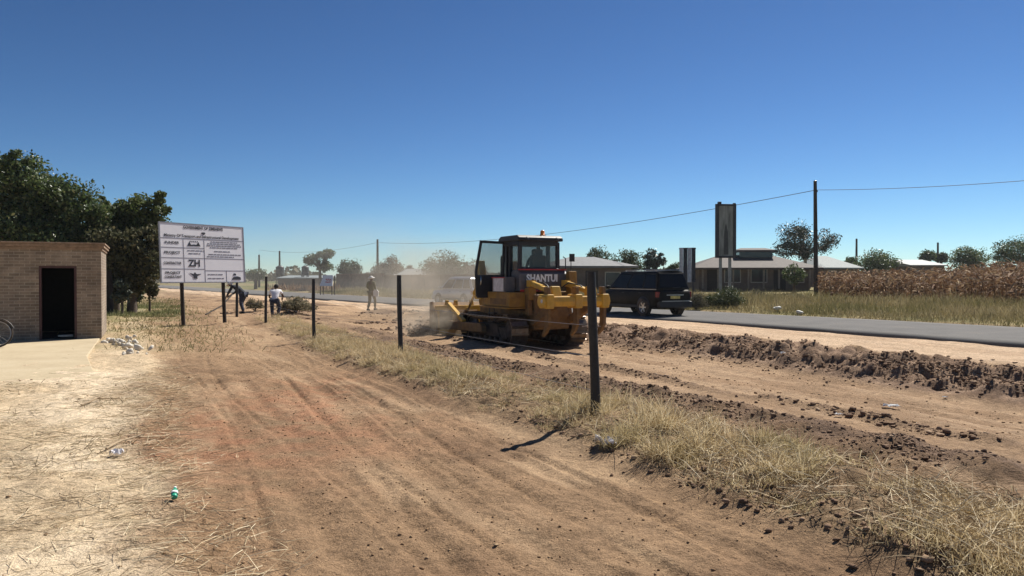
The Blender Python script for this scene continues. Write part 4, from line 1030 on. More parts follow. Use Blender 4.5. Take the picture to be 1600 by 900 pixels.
def car(lab, x, y, z, rz, paint, Ln, Wd, H, belt, low, wr, nose, glass, rack=True, name='parked_car', cat='car'):
    t = empty(name, (x, y, z), rz, lab, cat)
    h = Wd / 2; x0 = -Ln / 2; x1 = Ln / 2
    def sec(X, zl, zb, hw):
        r = [(hw * .86, zl), (hw * .97, zl + .10), (hw, (zl + zb) / 2), (hw * .985, zb - .12), (hw * .93, zb - .012), (hw * .80, zb)]
        return [(X, yy, zz) for yy, zz in r] + [(X, -yy, zz) for yy, zz in r[::-1]]
    st = [(x0, low + .22, belt - .14, h * .86), (x0 + .05, low + .08, belt - .03, h * .95), (x0 + .35, low, belt, h), (0, low, belt, h), (nose[0], low, belt - .01, h), (nose[0] + .25, low, belt - .08, h * .99), (x1 - .35, low + .02, nose[1], h * .97), (x1 - .06, low + .05, nose[1] - .09, h * .9), (x1, low + .18, nose[1] - .22, h * .8)]
    body = loft([sec(*s) for s in st]).build('body', paint, t)
    g = glass     # (rear belt x, rear top x, front top x, front belt x)
    zt = H - .06; hb = h * .92; ht = h * .74
    def gsec(X, z, hw): return [(X, hw, z)]
    b = MB()
    base = [(g[0], hb, belt - .03), (g[3], hb, belt - .03), (g[3], -hb, belt - .03), (g[0], -hb, belt - .03)]
    top = [(g[1], ht, zt), (g[2], ht, zt), (g[2], -ht, zt), (g[1], -ht, zt)]
    b.add(base + top, [(3, 2, 1, 0), (4, 5, 6, 7), (0, 1, 5, 4), (1, 2, 6, 5), (2, 3, 7, 6), (3, 0, 4, 7)])
    b.build('cabin', paint, t, bevel=.06)
    rf = loft([[(X, yy * ht / .70, zt + zz) for yy, zz in ((.66, -.02), (.66, .015), (.45, .045), (0, .06), (-.45, .045), (-.66, .015), (-.66, -.02))] for X in (g[1] + .03, g[1] + .2, (g[1] + g[2]) / 2, g[2] - .15, g[2] + .05)])
    rf.build('roof', paint, t)
    # windows: thin panes just proud of the cabin sides
    def side(u, v, s):
        """u 0..1 rear to front, v 0..1 belt to roof"""
        xb = g[0] + (g[3] - g[0]) * u; xt = g[1] + (g[2] - g[1]) * u
        return Vector((xb + (xt - xb) * v, s * (hb + (ht - hb) * v), belt - .03 + (zt - belt + .03) * v))
    for s in (1, -1):
        for u0, u1 in ((.04, .27), (.30, .60), (.63, .93)):
            q = [side(u0, .10, s), side(u1, .10, s), side(u1 if u1 < .9 else .955, .86, s), side(u0 if u0 > .1 else .05, .86, s)]
            nv = Vector((0, s * (zt - belt), hb - ht)).normalized()
            vs = [p - nv * .01 for p in q] + [p + nv * .006 for p in q]
            MB().add(vs, [(0, 1, 2, 3), (7, 6, 5, 4), (0, 4, 5, 1), (1, 5, 6, 2), (2, 6, 7, 3), (3, 7, 4, 0)]).build('side_window', M_tint, t)
        MB().bar(side(.03, .03, s) + Vector((0, s * .008, 0)), side(.97, .03, s) + Vector((0, s * .008, 0)), .02, .025).build('trim', M_chrome, t)
        for u in (.31, .64): MB().box((g[0] + (g[3] - g[0]) * u, s * (h * .99), belt - .16), (.17, .03, .03)).build('door_handle', M_trim if paint is M_carblk else M_trim, t)
        MB().box((g[3] - .28, s * (h + .10), belt + .06), (.12, .2, .15)).build('mirror', paint, t, bevel=.03)
        MB().box((0, s * h * .995, low + .10), (Ln * .48, .04, .12)).build('sill', M_trim, t, bevel=.01)
        tl = MB().box((x0 + .10, s * h * .90, belt - .22), (.16, .15, .24))
        tl.build('tail_lamp', M_tail, t, bevel=.02)
        MB().box((x1 - .13, s * h * .70, nose[1] - .20), (.16, .32, .14)).build('headlight', M_glassl, t, bevel=.03)
        if rack:
            MB().tube([(g[1] + .15, s * ht * .86, zt + .09), (g[2] - .25, s * ht * .86, zt + .09)], .018).box((g[1] + .2, s * ht * .86, zt + .06), (.06, .03, .06)).box((g[2] - .3, s * ht * .86, zt + .06), (.06, .03, .06)).build('roof_rail', M_chrome, t)
    def endpane(xb, xt, nm, sgn_):
        q = [Vector((xb + (xt - xb) * v, w_ * (hb + (ht - hb) * v) * .86, belt - .03 + (zt - belt + .03) * v)) for w_, v in ((1, .14), (-1, .14), (-1, .88), (1, .88))]
        nv = Vector((sgn_, 0, .3)).normalized()
        vs = [p - nv * .012 for p in q] + [p + nv * .008 for p in q]
        return MB().add(vs, [(0, 1, 2, 3), (7, 6, 5, 4), (0, 4, 5, 1), (1, 5, 6, 2), (2, 6, 7, 3), (3, 7, 4, 0)]).build(nm, M_tint, t)
    rwin = endpane(g[0], g[1], 'rear_window', -1); endpane(g[3], g[2], 'windscreen', 1)
    MB().bar((g[0] - .03, .1, belt + .06), (g[0] + .04, -.42, belt + .10), .02, .02).build('wiper', M_trim, rwin)
    bp_ = MB().box((x0 + .02, 0, low + .20), (.22, Wd * .94, .26)).build('rear_bumper', M_trim if paint is M_carblk else paint, t, bevel=.05)
    MB().box((x0 - .085, 0, low + .345), (.05, Wd * .8, .03)).build('bumper_step', M_chrome, bp_)
    MB().box((x1 - .03, 0, low + .17), (.22, Wd * .9, .26)).build('front_bumper', M_trim if paint is M_carblk else paint, t, bevel=.05)
    MB().box((x0 - .005, 0, belt - .34), (.03, .50, .12)).build('number_plate', M_plate, t)
    MB().box((x0 + .015, 0, belt - .24), (.06, .9, .04)).build('tailgate_trim', M_chrome, t)
    for X in (x0 + Ln * .20, x1 - Ln * .19):
        for s in (1, -1):
            MB().lathe([(0, 0), (wr + .06, 0), (wr + .06, .012), (0, .012)], (X, s * (h * 1.0 - .004) if s > 0 else -(h * 1.0 - .004), wr + .015), (0, s, 0), 28).build('wheel_arch', M_trim, t)
            wv = MB().lathe([(wr * .6, -.11), (wr * .93, -.11), (wr, -.08), (wr, .08), (wr * .93, .11), (wr * .6, .11)], (X, s * (h - .06), wr), (0, s, 0), 28).build('wheel', M_tyre, t)
            rm = MB().lathe([(0, .07), (wr * .14, .08), (wr * .2, .05), (wr * .52, .045), (wr * .6, .09), (wr * .64, .10), (wr * .64, .04), (0, .03)], (X, s * (h - .06), wr), (0, s, 0), 28)
            for k in range(6):
                a = 2 * math.pi * k / 6; rm.bar((X, s * (h + .005), wr), (X + wr * .56 * math.cos(a), s * (h + .02), wr + wr * .56 * math.sin(a)), .05, .03, (0, 1, 0))
            rm.build('rim', M_rim, wv)
    return t
M_glassl = plain('lamp_lens', (.6, .6, .62), .1, var=.05)
# black estate car driving away on the near lane
d = 31.2; cx, cy_ = px_x(1055, d), d
hd_ = R(117.5)
fwd = Vector((math.cos(hd_), math.sin(hd_)))
Ln = 4.75
car('large black car with tinted windows and roof rails on the road behind the ripper', cx + fwd.x * Ln / 2, cy_ + fwd.y * Ln / 2, .03, hd_, M_carblk, Ln, 1.88, 1.95, 1.16, .32, .39, (1.25, 1.02), (-2.30, -2.10, .55, 1.35), name='car')
d = 45.5; sx, sy_ = px_x(737, d), d
hd2 = R(131)
f2 = Vector((math.cos(hd2), math.sin(hd2)))
car('silver car half veiled by dust beyond the bulldozer blade', sx + f2.x * 1.0, sy_ + f2.y * 1.0, .03, hd2, M_silver, 4.3, 1.72, 1.72, .98, .25, .32, (1.05, .88), (-2.02, -1.65, .45, 1.32), rack=False, name='car')

# ================================================================== people
M_skin = plain('dark_skin', (.085, .047, .030), .6, var=.12)
M_hair = plain('black_hair', (.012, .011, .011), .8)
def skin_obj(name, V, Ed, mat, parent, sub=1):
    me = bpy.data.meshes.new(name); me.from_pydata([v[0] for v in V], Ed, [])
    o = bpy.data.objects.new(name, me); COL.objects.link(o)
    o.modifiers.new('skin', 'SKIN'); s = o.modifiers.new('sub', 'SUBSURF'); s.levels = sub; s.render_levels = sub
    lay = me.skin_vertices[0].data if me.skin_vertices else None
    if lay is None:
        bm = bmesh.new(); bm.from_mesh(me); bm.verts.layers.skin.verify(); bm.to_mesh(me); bm.free(); lay = me.skin_vertices[0].data
    for i, v in enumerate(V):
        r = v[1]; lay[i].radius = r if isinstance(r, tuple) else (r, r); lay[i].use_root = (i == 0)
    dg = bpy.context.evaluated_depsgraph_get(); dg.update()
    m2 = bpy.data.meshes.new_from_object(o.evaluated_get(dg))
    o.modifiers.clear(); o.data = m2; bpy.data.meshes.remove(me)
    m2.name = name; m2.materials.clear(); m2.materials.append(mat)
    m2.polygons.foreach_set('use_smooth', np.ones(len(m2.polygons), bool))
    o.parent = parent
    return o
def hand(V, Ed, wi, w_, d, s):
    """palm, four unequal curled fingers and a thumb from the side of the palm"""
    d = Vector(d).normalized(); sd = d.cross(Vector((0, 1, 0)))
    if sd.length < .1: sd = d.cross(Vector((1, 0, 0)))
    sd.normalize(); nn = d.cross(sd)
    p = Vector(w_) + d * .06; V.append((tuple(p), (.034, .022))); pi = len(V) - 1; Ed.append((wi, pi))
    for k, (off, ln) in enumerate(((-.03, .065), (-.01, .078), (.01, .074), (.03, .058))):
        a = p + sd * off + d * .04; b = a + d * ln * .55 + nn * .012; c = b + d * ln * .35 + nn * .03
        for q, r in ((a, .0095), (b, .009), (c, .0075)):
            V.append((tuple(q), r)); Ed.append((pi if q is a else len(V) - 2, len(V) - 1))
    a = p + sd * (-.04 * s) - d * .01; b = a + sd * (-.022 * s) + d * .04 + nn * .01
    V.append((tuple(a), .012)); Ed.append((pi, len(V) - 1)); V.append((tuple(b), .009)); Ed.append((len(V) - 2, len(V) - 1))
BASE = dict(pelvis=(0, 0, .93), waist=(0, .01, 1.08), chest=(0, .0, 1.30), neck=(0, 0, 1.45), jaw=(0, .03, 1.53), head=(0, .02, 1.60), crown=(0, .01, 1.67),
            sh=(.17, -.01, 1.395), el=(.22, -.03, 1.12), wr=(.23, .05, .88), hip=(.09, 0, .90), kn=(.10, .03, .49), an=(.10, -.01, .085), toe=(.115, .14, .035))
def person(lab, loc, rz, pose, shirt, trousers, scale=1.0, hat=None, long_sleeve=False, shoes=None):
    t = empty('person', loc, rz, lab, 'person'); t.scale = (scale,) * 3
    J = {}
    for k, v in BASE.items():
        if k in ('sh', 'el', 'wr', 'hip', 'kn', 'an', 'toe'):
            for s, c in ((1, 'r'), (-1, 'l')): J[k + c] = (v[0] * s, v[1], v[2])
        else: J[k] = v
    J.update(pose)
    V = [(J['pelvis'], (.135, .10)), (J['waist'], (.12, .09)), (J['chest'], (.15, .105)), (J['neck'], (.052, .052)), (J['jaw'], (.066, .075)), (J['head'], (.078, .092)), (J['crown'], (.055, .06))]
    Ed = [(k, k + 1) for k in range(6)]
    def limb(start, names, radii):
        pv = start
        for n_, r in zip(names, radii): V.append((J[n_], r)); Ed.append((pv, len(V) - 1)); pv = len(V) - 1
        return pv
    for c, s in (('r', 1), ('l', -1)):
        w_ = limb(2, ['sh' + c, 'el' + c, 'wr' + c], [.058, .042, .028])
        hand(V, Ed, w_, J['wr' + c], Vector(J['wr' + c]) - Vector(J['el' + c]), s)
        limb(0, ['hip' + c, 'kn' + c, 'an' + c, 'toe' + c], [.088, .060, .042, .034])
    body = skin_obj('body', V, Ed, M_skin, t, 1)
    body.name = 'body'
    hc = Vector(J['head']); fd = (Vector(J['jaw']) - Vector(J['neck'])); up = (Vector(J['crown']) - Vector(J['jaw'])).normalized()
    f = Vector((0, 1, 0)); f = (f - up * f.dot(up)).normalized(); sd = f.cross(up)
    fc = MB(); fc.tube([hc + f * .085 + up * .02, hc + f * .105 - up * .02], [.008, .014], 6)
    for s in (1, -1): fc.ball(tuple(hc + sd * s * .078 - up * .01), (.012, .022, .03), 8, 6)
    fc.build('face', M_skin, body)
    ey = MB()
    for s in (1, -1): ey.ball(tuple(hc + f * .084 + sd * s * .032 + up * .012), .010, 8, 6)
    ey.build('eye', M_sticker, body)
    # clothes: the same skeleton a little thicker, ending at neckline, cuffs and hems
    def mid(a, b, q): return tuple(Vector(J[a]).lerp(Vector(J[b]), q))
    V = [(mid('pelvis', 'waist', -.35), (.155, .12)), (J['waist'], (.142, .112)), (J['chest'], (.168, .125)), (mid('chest', 'neck', .62), (.085, .075))]; Ed = [(0, 1), (1, 2), (2, 3)]
    for c in 'rl':
        V.append((J['sh' + c], .076)); Ed.append((2, len(V) - 1))
        V.append((mid('sh' + c, 'el' + c, .6), .064)); Ed.append((len(V) - 2, len(V) - 1))
        if long_sleeve:
            V.append((J['el' + c], .056)); Ed.append((len(V) - 2, len(V) - 1)); V.append((mid('el' + c, 'wr' + c, .85), .044)); Ed.append((len(V) - 2, len(V) - 1))
    skin_obj('shirt', V, Ed, shirt, t, 1)
    V = [(mid('pelvis', 'waist', .1), (.150, .118))]; Ed = []
    for c in 'rl':
        pv = 0
        for p, r in ((J['hip' + c], .108), (J['kn' + c], .078), (mid('kn' + c, 'an' + c, .92), .066)):
            V.append((p, r)); Ed.append((pv, len(V) - 1)); pv = len(V) - 1
    skin_obj('trousers', V, Ed, trousers, t, 1)
    for c in 'rl':
        a, b_ = Vector(J['an' + c]), Vector(J['toe' + c]); dd = (b_ - a); dd.z = 0; dd.normalize()
        MB().tube([a - dd * .06 - Vector((0, 0, .045)), a + dd * .02 - Vector((0, 0, .03)), b_ + dd * .03], [.042, .052, .036], 10).build('shoe', shoes or M_hair, t)
    hr = MB().ball(tuple(hc + up * .028 - f * .012), (.092, .103, .088), 14, 10)
    if hat is None: hr.build('hair', M_hair, t)
    else:
        h_ = MB().ball(tuple(hc + up * .045 - f * .005), (.102, .112, .082), 14, 10)
        h_.lathe([(.10, 0), (.17, -.008), (.17, .0), (.10, .012)], tuple(hc + up * .035), tuple(up), 20)
        h_.build('hat', hat, t)
    return t
M_olive = plain('olive_cloth', (.12, .115, .055), .9, var=.3)
M_khaki = plain('khaki_cloth', (.17, .14, .075), .9, var=.3)
M_wshirt = plain('white_cloth', (.78, .77, .80), .9, var=.06)
M_navy = plain('navy_cloth', (.022, .028, .055), .9, var=.3)
M_darkc = plain('charcoal_cloth', (.03, .032, .04), .9, var=.3)
M_paleb = plain('pale_blue_cloth', (.25, .30, .42), .9, var=.2)
M_whitehat = plain('white_hat', (.72, .70, .66), .9, var=.08)
# 1 walking person in olive
x, y = px_x(580, 36.5), 36.5
person('person in olive clothes and a white hat, walking across bare earth with a white bag', (x, y, gz(x, y)), R(-25),
       dict(knr=(.08, .22, .52), anr=(.08, .20, .12), toer=(.09, .35, .06), knl=(-.09, .02, .49), anl=(-.09, -.16, .10), toel=(-.10, -.02, .035),
            elr=(.25, -.02, 1.12), wrr=(.20, .12, .95), ell=(-.26, .02, 1.14), wrl=(-.14, .2, 1.05)), M_olive, M_khaki, 1.0, M_whitehat, True)
bg_ = MB().prism([(-.13, .72), (.11, .70), (.13, .95), (.05, 1.04), (-.06, 1.05), (-.14, .96)], 'xz', -.05, .05).tube([(-.07, 0, 1.03), (-.05, 0, 1.2), (.03, 0, 1.2), (.04, 0, 1.03)], .012, 6)
o = bg_.build('bag', M_whitehat, loc=(x + .26, y - .12, gz(x, y)), bevel=.03); tag(o, 'white bag carried at the side of the person in olive', 'bag')
# 2 bent person in the white shirt
x, y = px_x(429.5, 29.6), 29.6
bend_pose = dict(pelvis=(0, -.10, .70), waist=(0, .0, .84), chest=(0, .14, 1.0), neck=(0, .24, 1.12), jaw=(0, .30, 1.17), head=(0, .32, 1.24), crown=(0, .31, 1.31),
                 shr=(.18, .16, 1.07), shl=(-.18, .16, 1.07), elr=(.28, .24, .86), ell=(-.27, .26, .82), wrr=(.22, .46, .78), wrl=(-.12, .48, .70),
                 hipr=(.10, -.08, .68), hipl=(-.10, -.08, .68), knr=(.15, .14, .42), knl=(-.13, .10, .41))
person('person in a white shirt and dark trousers, bent over with back turned', (x, y, gz(x, y) - .02), R(8), bend_pose, M_wshirt, M_navy, 1.0)
# 3 person in dark blue stooping beside the post behind the notice board
x, y = px_x(377, 33.2), 33.2
person('person in dark blue trousers and pale hat stooping by the farthest fence post', (x, y, gz(x, y)), R(75),
       dict(pelvis=(0, -.12, .84), waist=(0, .02, .98), chest=(0, .26, 1.12), neck=(0, .42, 1.18), jaw=(0, .49, 1.18), head=(0, .54, 1.23), crown=(0, .57, 1.30),
            shr=(.17, .32, 1.17), shl=(-.17, .32, 1.17), elr=(.22, .42, .92), ell=(-.22, .46, .90), wrr=(.12, .62, .78), wrl=(-.05, .70, .72),
            hipr=(.12, -.1, .82), hipl=(-.12, -.1, .82), knr=(.20, .12, .45), knl=(-.16, -.08, .45), anr=(.24, .10, .085), anl=(-.2, -.26, .085), toer=(.26, .25, .035), toel=(-.2, -.11, .035)),
       M_darkc, M_navy, 1.05, M_whitehat, True)
o = MB().tube([(px_x(366, 33.0), 32.8, .95), (px_x(345, 31.5), 31.6, .48), (px_x(321, 30.2), 30.2, gz(px_x(321, 30.2), 30.2) + .03)], .028, 8).build('digging_pole', M_post)
tag(o, 'long dark pole slanting to the ground from the stooping person', 'pole')
# 4 driver in the cab
Md = Matrix.Rotation(DRZ, 4, 'Z')
p = Vector((DZ0.x, DZ0.y, -.285)) + Md @ Vector((.93, 0, 1.18))
person('driver sitting in the black cab of the bulldozer', p, DRZ - R(90),
       dict(pelvis=(0, -.02, .92), waist=(0, -.05, 1.06), chest=(0, -.03, 1.28), hipr=(.10, .02, .90), hipl=(-.10, .02, .90), knr=(.14, .40, .92), knl=(-.14, .40, .92), anr=(.14, .44, .72), anl=(-.14, .44, .72), toer=(.14, .54, .70), toel=(-.14, .54, .70),
            elr=(.26, .06, 1.12), ell=(-.26, .06, 1.12), wrr=(.28, .30, 1.10), wrl=(-.28, .30, 1.08)), M_darkc, M_navy, .93)
# ================================================================== trees
M_bark = plain('bark', (.085, .062, .045), .95, var=.4, scale=8, bump=.5)
M_palebark = plain('pale_bark', (.36, .32, .27), .9, var=.3, scale=5)
LF = {
 'scrub': islands('leaf_scrub', [(0, (.14, .125, .075)), (.5, (.22, .195, .12)), (1, (.32, .27, .17))], .8, .3, .2),
 'bright': islands('leaf_bright', [(0, (.045, .065, .018)), (.5, (.085, .115, .03)), (1, (.15, .17, .055))], .55, .35, .35),
 'dark': islands('leaf_dark', [(0, (.032, .052, .016)), (.5, (.070, .108, .034)), (.85, (.125, .165, .055)), (1, (.19, .18, .08))], .45, .35, .5),
 'mid': islands('leaf_mid', [(0, (.035, .050, .016)), (.5, (.060, .078, .024)), (1, (.105, .115, .04))], .6, .25, .35),
 'brown': islands('leaf_brown', [(0, (.045, .050, .024)), (.5, (.078, .080, .036)), (.8, (.115, .108, .052)), (1, (.17, .145, .08))], .7, .25, .2),
 'dry': islands('leaf_dusty', [(0, (.08, .078, .05)), (.5, (.125, .118, .075)), (1, (.19, .165, .11))], .8, .2, .2),
 'gum': islands('leaf_gum', [(0, (.022, .034, .022)), (.5, (.042, .058, .034)), (1, (.085, .095, .06))], .45, .2, .5),
}
def tree(lab, x, y, ells, nleaf, size, leaf, tr, fork, bark=M_bark, clumps=26, sig=.20, name='tree', cat='tree', group=None, lean=(0, 0), nlimb=12, base_spread=1.0):
    """ells: crown ellipsoids (dx, dy, z, rx, ry, rz)"""
    z0 = gz(x, y)
    t = empty(name, (x, y, z0), 0, lab, cat, group)
    vol = np.array([e[3] * e[4] * e[5] for e in ells]) ** .72; share = vol / vol.sum()
    pos = []; cents = []
    for e, s in zip(ells, share):
        k = max(5, int(clumps * s * len(ells) ** .5)); n = int(nleaf * s)
        u = rng.normal(size=(k, 3)); u /= np.linalg.norm(u, axis=1, keepdims=True); u *= rng.uniform(.25, 1.0, (k, 1)) ** .5
        ce = np.array(e[:3]) + u * np.array(e[3:]) * .86
        cents.append(ce)
        wgt = rng.uniform(.35, 1.5, k); wgt /= wgt.sum()
        w_ = rng.choice(k, n, p=wgt); rr = np.array(e[3:]).mean()
        q = rng.normal(size=(n, 3)); q /= np.maximum(np.linalg.norm(q, axis=1, keepdims=True), 1e-6); q *= rng.uniform(0, 1, (n, 1)) ** .42 * sig * 2.0 * rng.uniform(.5, 1.55, (k, 1))[w_]
        pos.append(ce[w_] + q * np.array([1.0, 1.0, .72]) * rr)
    P = np.concatenate(pos); P = P[P[:, 2] > .15]; Cn = np.concatenate(cents)
    v, f = leaf_cloud(P, size)
    mesh_np('crown', v, f, leaf, t)
    b = MB(); top = Vector((lean[0], lean[1], fork))
    b.tube([(0, 0, -.3), (lean[0] * .3 + .03, lean[1] * .3, fork * .45), tuple(top)], [tr * 1.25, tr, tr * .8], 10)
    for c_ in Cn[rng.choice(len(Cn), min(nlimb, len(Cn)), replace=False)]:
        c_ = Vector(c_); m_ = top.lerp(c_, .5) + Vector((rng.normal() * .12, rng.normal() * .12, .06 * (c_ - top).length))
        b.tube([tuple(top - Vector((0, 0, .1))), tuple(m_), tuple(c_)], [tr * .5, tr * .32, tr * .12], 6)
    b.build('trunk', bark, t)
    return t
def ptree(lab, px0, px1, pyt, pyb, d, leaf, n=2600, shape='round', trunk=.14, bark=M_bark, group='trees along the far side of the road', **kw):
    """a tree given by the photo columns, top row and crown bottom row it spans at distance d"""
    xc = px_x((px0 + px1) / 2, d); z0 = gz(xc, d); W = (px1 - px0) * d / FOC; zt = row_z(pyt, d) - z0; zb = max(.3, row_z(pyb, d) - z0); h = zt - zb
    if shape == 'round': e = [(0, 0, zb + h * .48, W * .44, W * .42, h * .48), (-W * .18, 0, zb + h * .36, W * .32, W * .3, h * .34), (W * .18, 0, zb + h * .40, W * .32, W * .3, h * .36)]
    elif shape == 'flat': e = [(-W * .18, 0, zb + h * .55, W * .30, W * .3, h * .18), (W * .22, 0, zb + h * .82, W * .26, W * .28, h * .16), (-W * .02, .4, zb + h * .68, W * .26, W * .25, h * .16), (.1 * W, .3, zb + h * .3, W * .26, W * .24, h * .25)]
    elif shape == 'open': e = [(-W * .14, 0, zb + h * .62, W * .30, W * .28, h * .34), (W * .28, 0, zb + h * .58, W * .2, W * .2, h * .26), (-W * .30, 0, zb + h * .38, W * .2, W * .2, h * .22), (.02 * W, 0, zb + h * .34, W * .2, W * .2, h * .18)]
    else: e = [(0, 0, zb + h * .5, W * .46, W * .42, h * .52)]
    return tree(lab, xc, d, e, n, max(.14, d * .0024), leaf, trunk * max(1, d / 70), max(.4, zb + h * .25), bark, group=group, **kw)

# ---- big trees behind the brick hut
d = 34.0
def E(px, py, rxp, ryp, dd=d, dy=0.0, x0=0.0): 
    return (px_x(px, dd) - x0, dy, row_z(py, dd), rxp * dd / FOC, rxp * dd / FOC * .9, ryp * dd / FOC)
x0 = px_x(20, d)
tree('tallest tree, broad and dark green, rising behind the brick hut', x0, d + 1, [E(0, 330, 70, 90, x0=x0, dy=.6), E(90, 370, 60, 70, x0=x0, dy=.6), E(8, 262, 34, 38, x0=x0), E(-40, 300, 60, 70, x0=x0), E(45, 310, 50, 48, x0=x0), E(97, 320, 40, 48, x0=x0), E(125, 345, 30, 42, x0=x0), E(40, 380, 70, 50, x0=x0, dy=-.5), E(-90, 380, 70, 60, x0=x0), E(118, 400, 36, 40, x0=x0), E(60, 420, 60, 36, x0=x0)],
     80000, .17, LF['dark'], .30, 2.2, clumps=170, sig=.19, group='trees behind the brick hut', nlimb=22)
x0 = px_x(172, 36)
tree('leafy tree with brownish lower crown between the hut and the notice board', x0, 36.5, [E(213, 328, 27, 28, 36, x0=x0), E(245, 318, 15, 22, 36, x0=x0), E(153, 320, 11, 20, 36, x0=x0), E(185, 345, 34, 34, 36, x0=x0), E(226, 352, 25, 26, 36, x0=x0)],
     17000, .17, LF['bright'], .16, 2.6, clumps=80, sig=.22, group='trees behind the brick hut', nlimb=16)
x0 = px_x(205, 34.6)
tree('dusty brown-leaved tree low beneath the leafy tree', x0, 34.6, [E(175, 392, 34, 42, 34.6, x0=x0), E(215, 398, 34, 46, 34.6, x0=x0), E(236, 400, 18, 50, 34.6, x0=x0), E(195, 440, 30, 24, 34.6, x0=x0)],
     26000, .19, LF['brown'], .2, 1.3, clumps=80, sig=.24, group='trees behind the brick hut', nlimb=14)
# the short thick trunk seen in the gap beside the hut
x = px_x(168, 33.5); o = MB().tube([(0, 0, -.3), (.02, 0, 1.0), (-.03, 0, 1.9)], [.24, .21, .19], 12).build('dead_tree', M_post, loc=(x, 33.5, gz(x, 33.5)))
tag(o, 'thick dark bare tree stem just right of the hut corner', 'tree')
for px, pyt, pyb, d_, lf, lab in ((190, 425, 478, 33.0, 'gum', 'small grey-green sapling beside the dark stem right of the hut'), (233, 428, 470, 36.0, 'brown', 'small dry sapling just left of the notice board'), (212, 440, 474, 35.0, 'mid', 'low green sapling between the two dry saplings')):
    ptree(lab, px - 14, px + 14, pyt, pyb, d_, LF[lf], 800, 'round', .05, group='saplings beside the brick hut', clumps=14)
# ---- trees far off, left to right
far = [(383, 416, 421, 436, 112, 'dark', 'round', 'dark low tree just right of the notice board at the horizon'),
       (474, 526, 388, 430, 95, 'dark', 'flat', 'flat-topped dark tree with tiered branches above the far houses'),
       (524, 566, 405, 432, 100, 'mid', 'round', 'rounded green tree right of the flat-topped tree'),
       (582, 632, 402, 434, 108, 'dry', 'round', 'hazy greyish tree behind the person in olive'),
       (630, 650, 414, 434, 115, 'dry', 'round', 'small hazy bush-like tree beside the greyish one'),
       (656, 728, 392, 440, 88, 'mid', 'round', 'big rounded tree behind the dust and silver car'),
       (715, 760, 403, 440, 92, 'dry', 'round', 'lower dusty tree between the big rounded tree and the cab door'),
       (909, 960, 383, 428, 74, 'mid', 'round', 'rounded tree right of the grey-roofed house'),
       (953, 1006, 388, 430, 78, 'mid', 'round', 'wide tree behind the black car roof'),
       (1004, 1042, 387, 432, 80, 'gum', 'open', 'open-crowned tree right of the wide tree behind the black car'),
       (1040, 1064, 408, 434, 90, 'mid', 'round', 'low tree left of the sheet-metal sign'),
       (1318, 1342, 399, 420, 112, 'dark', 'round', 'small dark tree under the thin pole at the right'),
       (1336, 1402, 388, 428, 100, 'dark', 'round', 'broad dark tree beyond the left end of the maize'),
       (1436, 1462, 391, 408, 122, 'dark', 'round', 'small round tree left of the thin pole over the white roof'),
       (1458, 1482, 394, 410, 124, 'mid', 'round', 'small round tree right of the thin pole over the white roof'),
       (1484, 1546, 384, 424, 104, 'dark', 'round', 'spreading dark tree beyond the middle of the maize'),
       (1550, 1640, 368, 425, 92, 'dark', 'open', 'tallest dark tree at the right beyond the maize')]
for p0, p1, t_, b_, d_, lf, sh, lab in far:
    ptree(lab, p0, p1, t_, b_, d_, LF[lf], int(2600 + 52 * (p1 - p0)), sh, .15, clumps=46, sig=.24)
ptree('gum tree with a pale forked trunk and open crown behind the utility pole', 1206, 1310, 345, 418, 82, LF['gum'], 9000, 'open', .17, M_palebark, clumps=70, sig=.21, nlimb=20)
ptree('small dark tree in the yard of the brown house', 1222, 1258, 409, 446, 58, LF['dark'], 1700, 'round', .09, clumps=22)
# ---- bushes across the road
def bush(lab, px0, px1, pyt, d, leaf, n, group='bushes on the far verge'):
    x = px_x((px0 + px1) / 2, d); z0 = gz(x, d); W = (px1 - px0) * d / FOC; h = row_z(pyt, d) - z0
    t = tree(lab, x, d, [(0, 0, h * .40, W * .40, W * .36, h * .48), (-W * .24, 0, h * .28, W * .26, W * .3, h * .36), (W * .24, 0, h * .26, W * .26, W * .3, h * .32)], n * 3, .085, leaf, .025, .12, name='bush', cat='bush', group=group, clumps=46, nlimb=10, sig=.26)
    return t
bush('dark leafy bush on the verge below the tall billboard', 1102, 1168, 449, 39.0, LF['mid'], 2600)
bush('dry bush between the sheet-metal sign and the leafy bush', 1066, 1110, 455, 38.5, LF['dry'], 1200)
bush('low green bush in front of the brown house', 1166, 1200, 452, 47.0, LF['dry'], 1000)
bush('small bush on the verge by the foot of the utility pole', 1236, 1262, 459, 46.0, LF['dry'], 700)
bush('broad grey-green heap of scrub right of the person in the white shirt', 434, 492, 461, 33.0, LF['scrub'], 2000, 'scrub on the yard side')
bush('dry scrub left of the first fence posts behind the notice board', 384, 412, 462, 36.0, LF['scrub'], 700, 'scrub on the yard side')

# ---- far line of woods closing the horizon
px = []
th = np.concatenate([np.linspace(R(-75), R(75), 900)])
n = 26000
t_ = rng.uniform(R(-72), R(72), n); dd = rng.uniform(240, 420, n)
hh = (3.2 + 2.2 * fbm(t_ * 18, dd * .004, 5, 4)).clip(.6, 8)
P = np.stack([dd * np.sin(t_), dd * np.cos(t_), rng.uniform(0, 1, n) ** 1.2 * hh + .6], 1)
v, f = leaf_cloud(P, 2.2, aspect=.7)
o = mesh_np('woods', v, f, LF['dry']); tag(o, 'low far-off line of bush along the horizon', 'woods', kind='stuff')

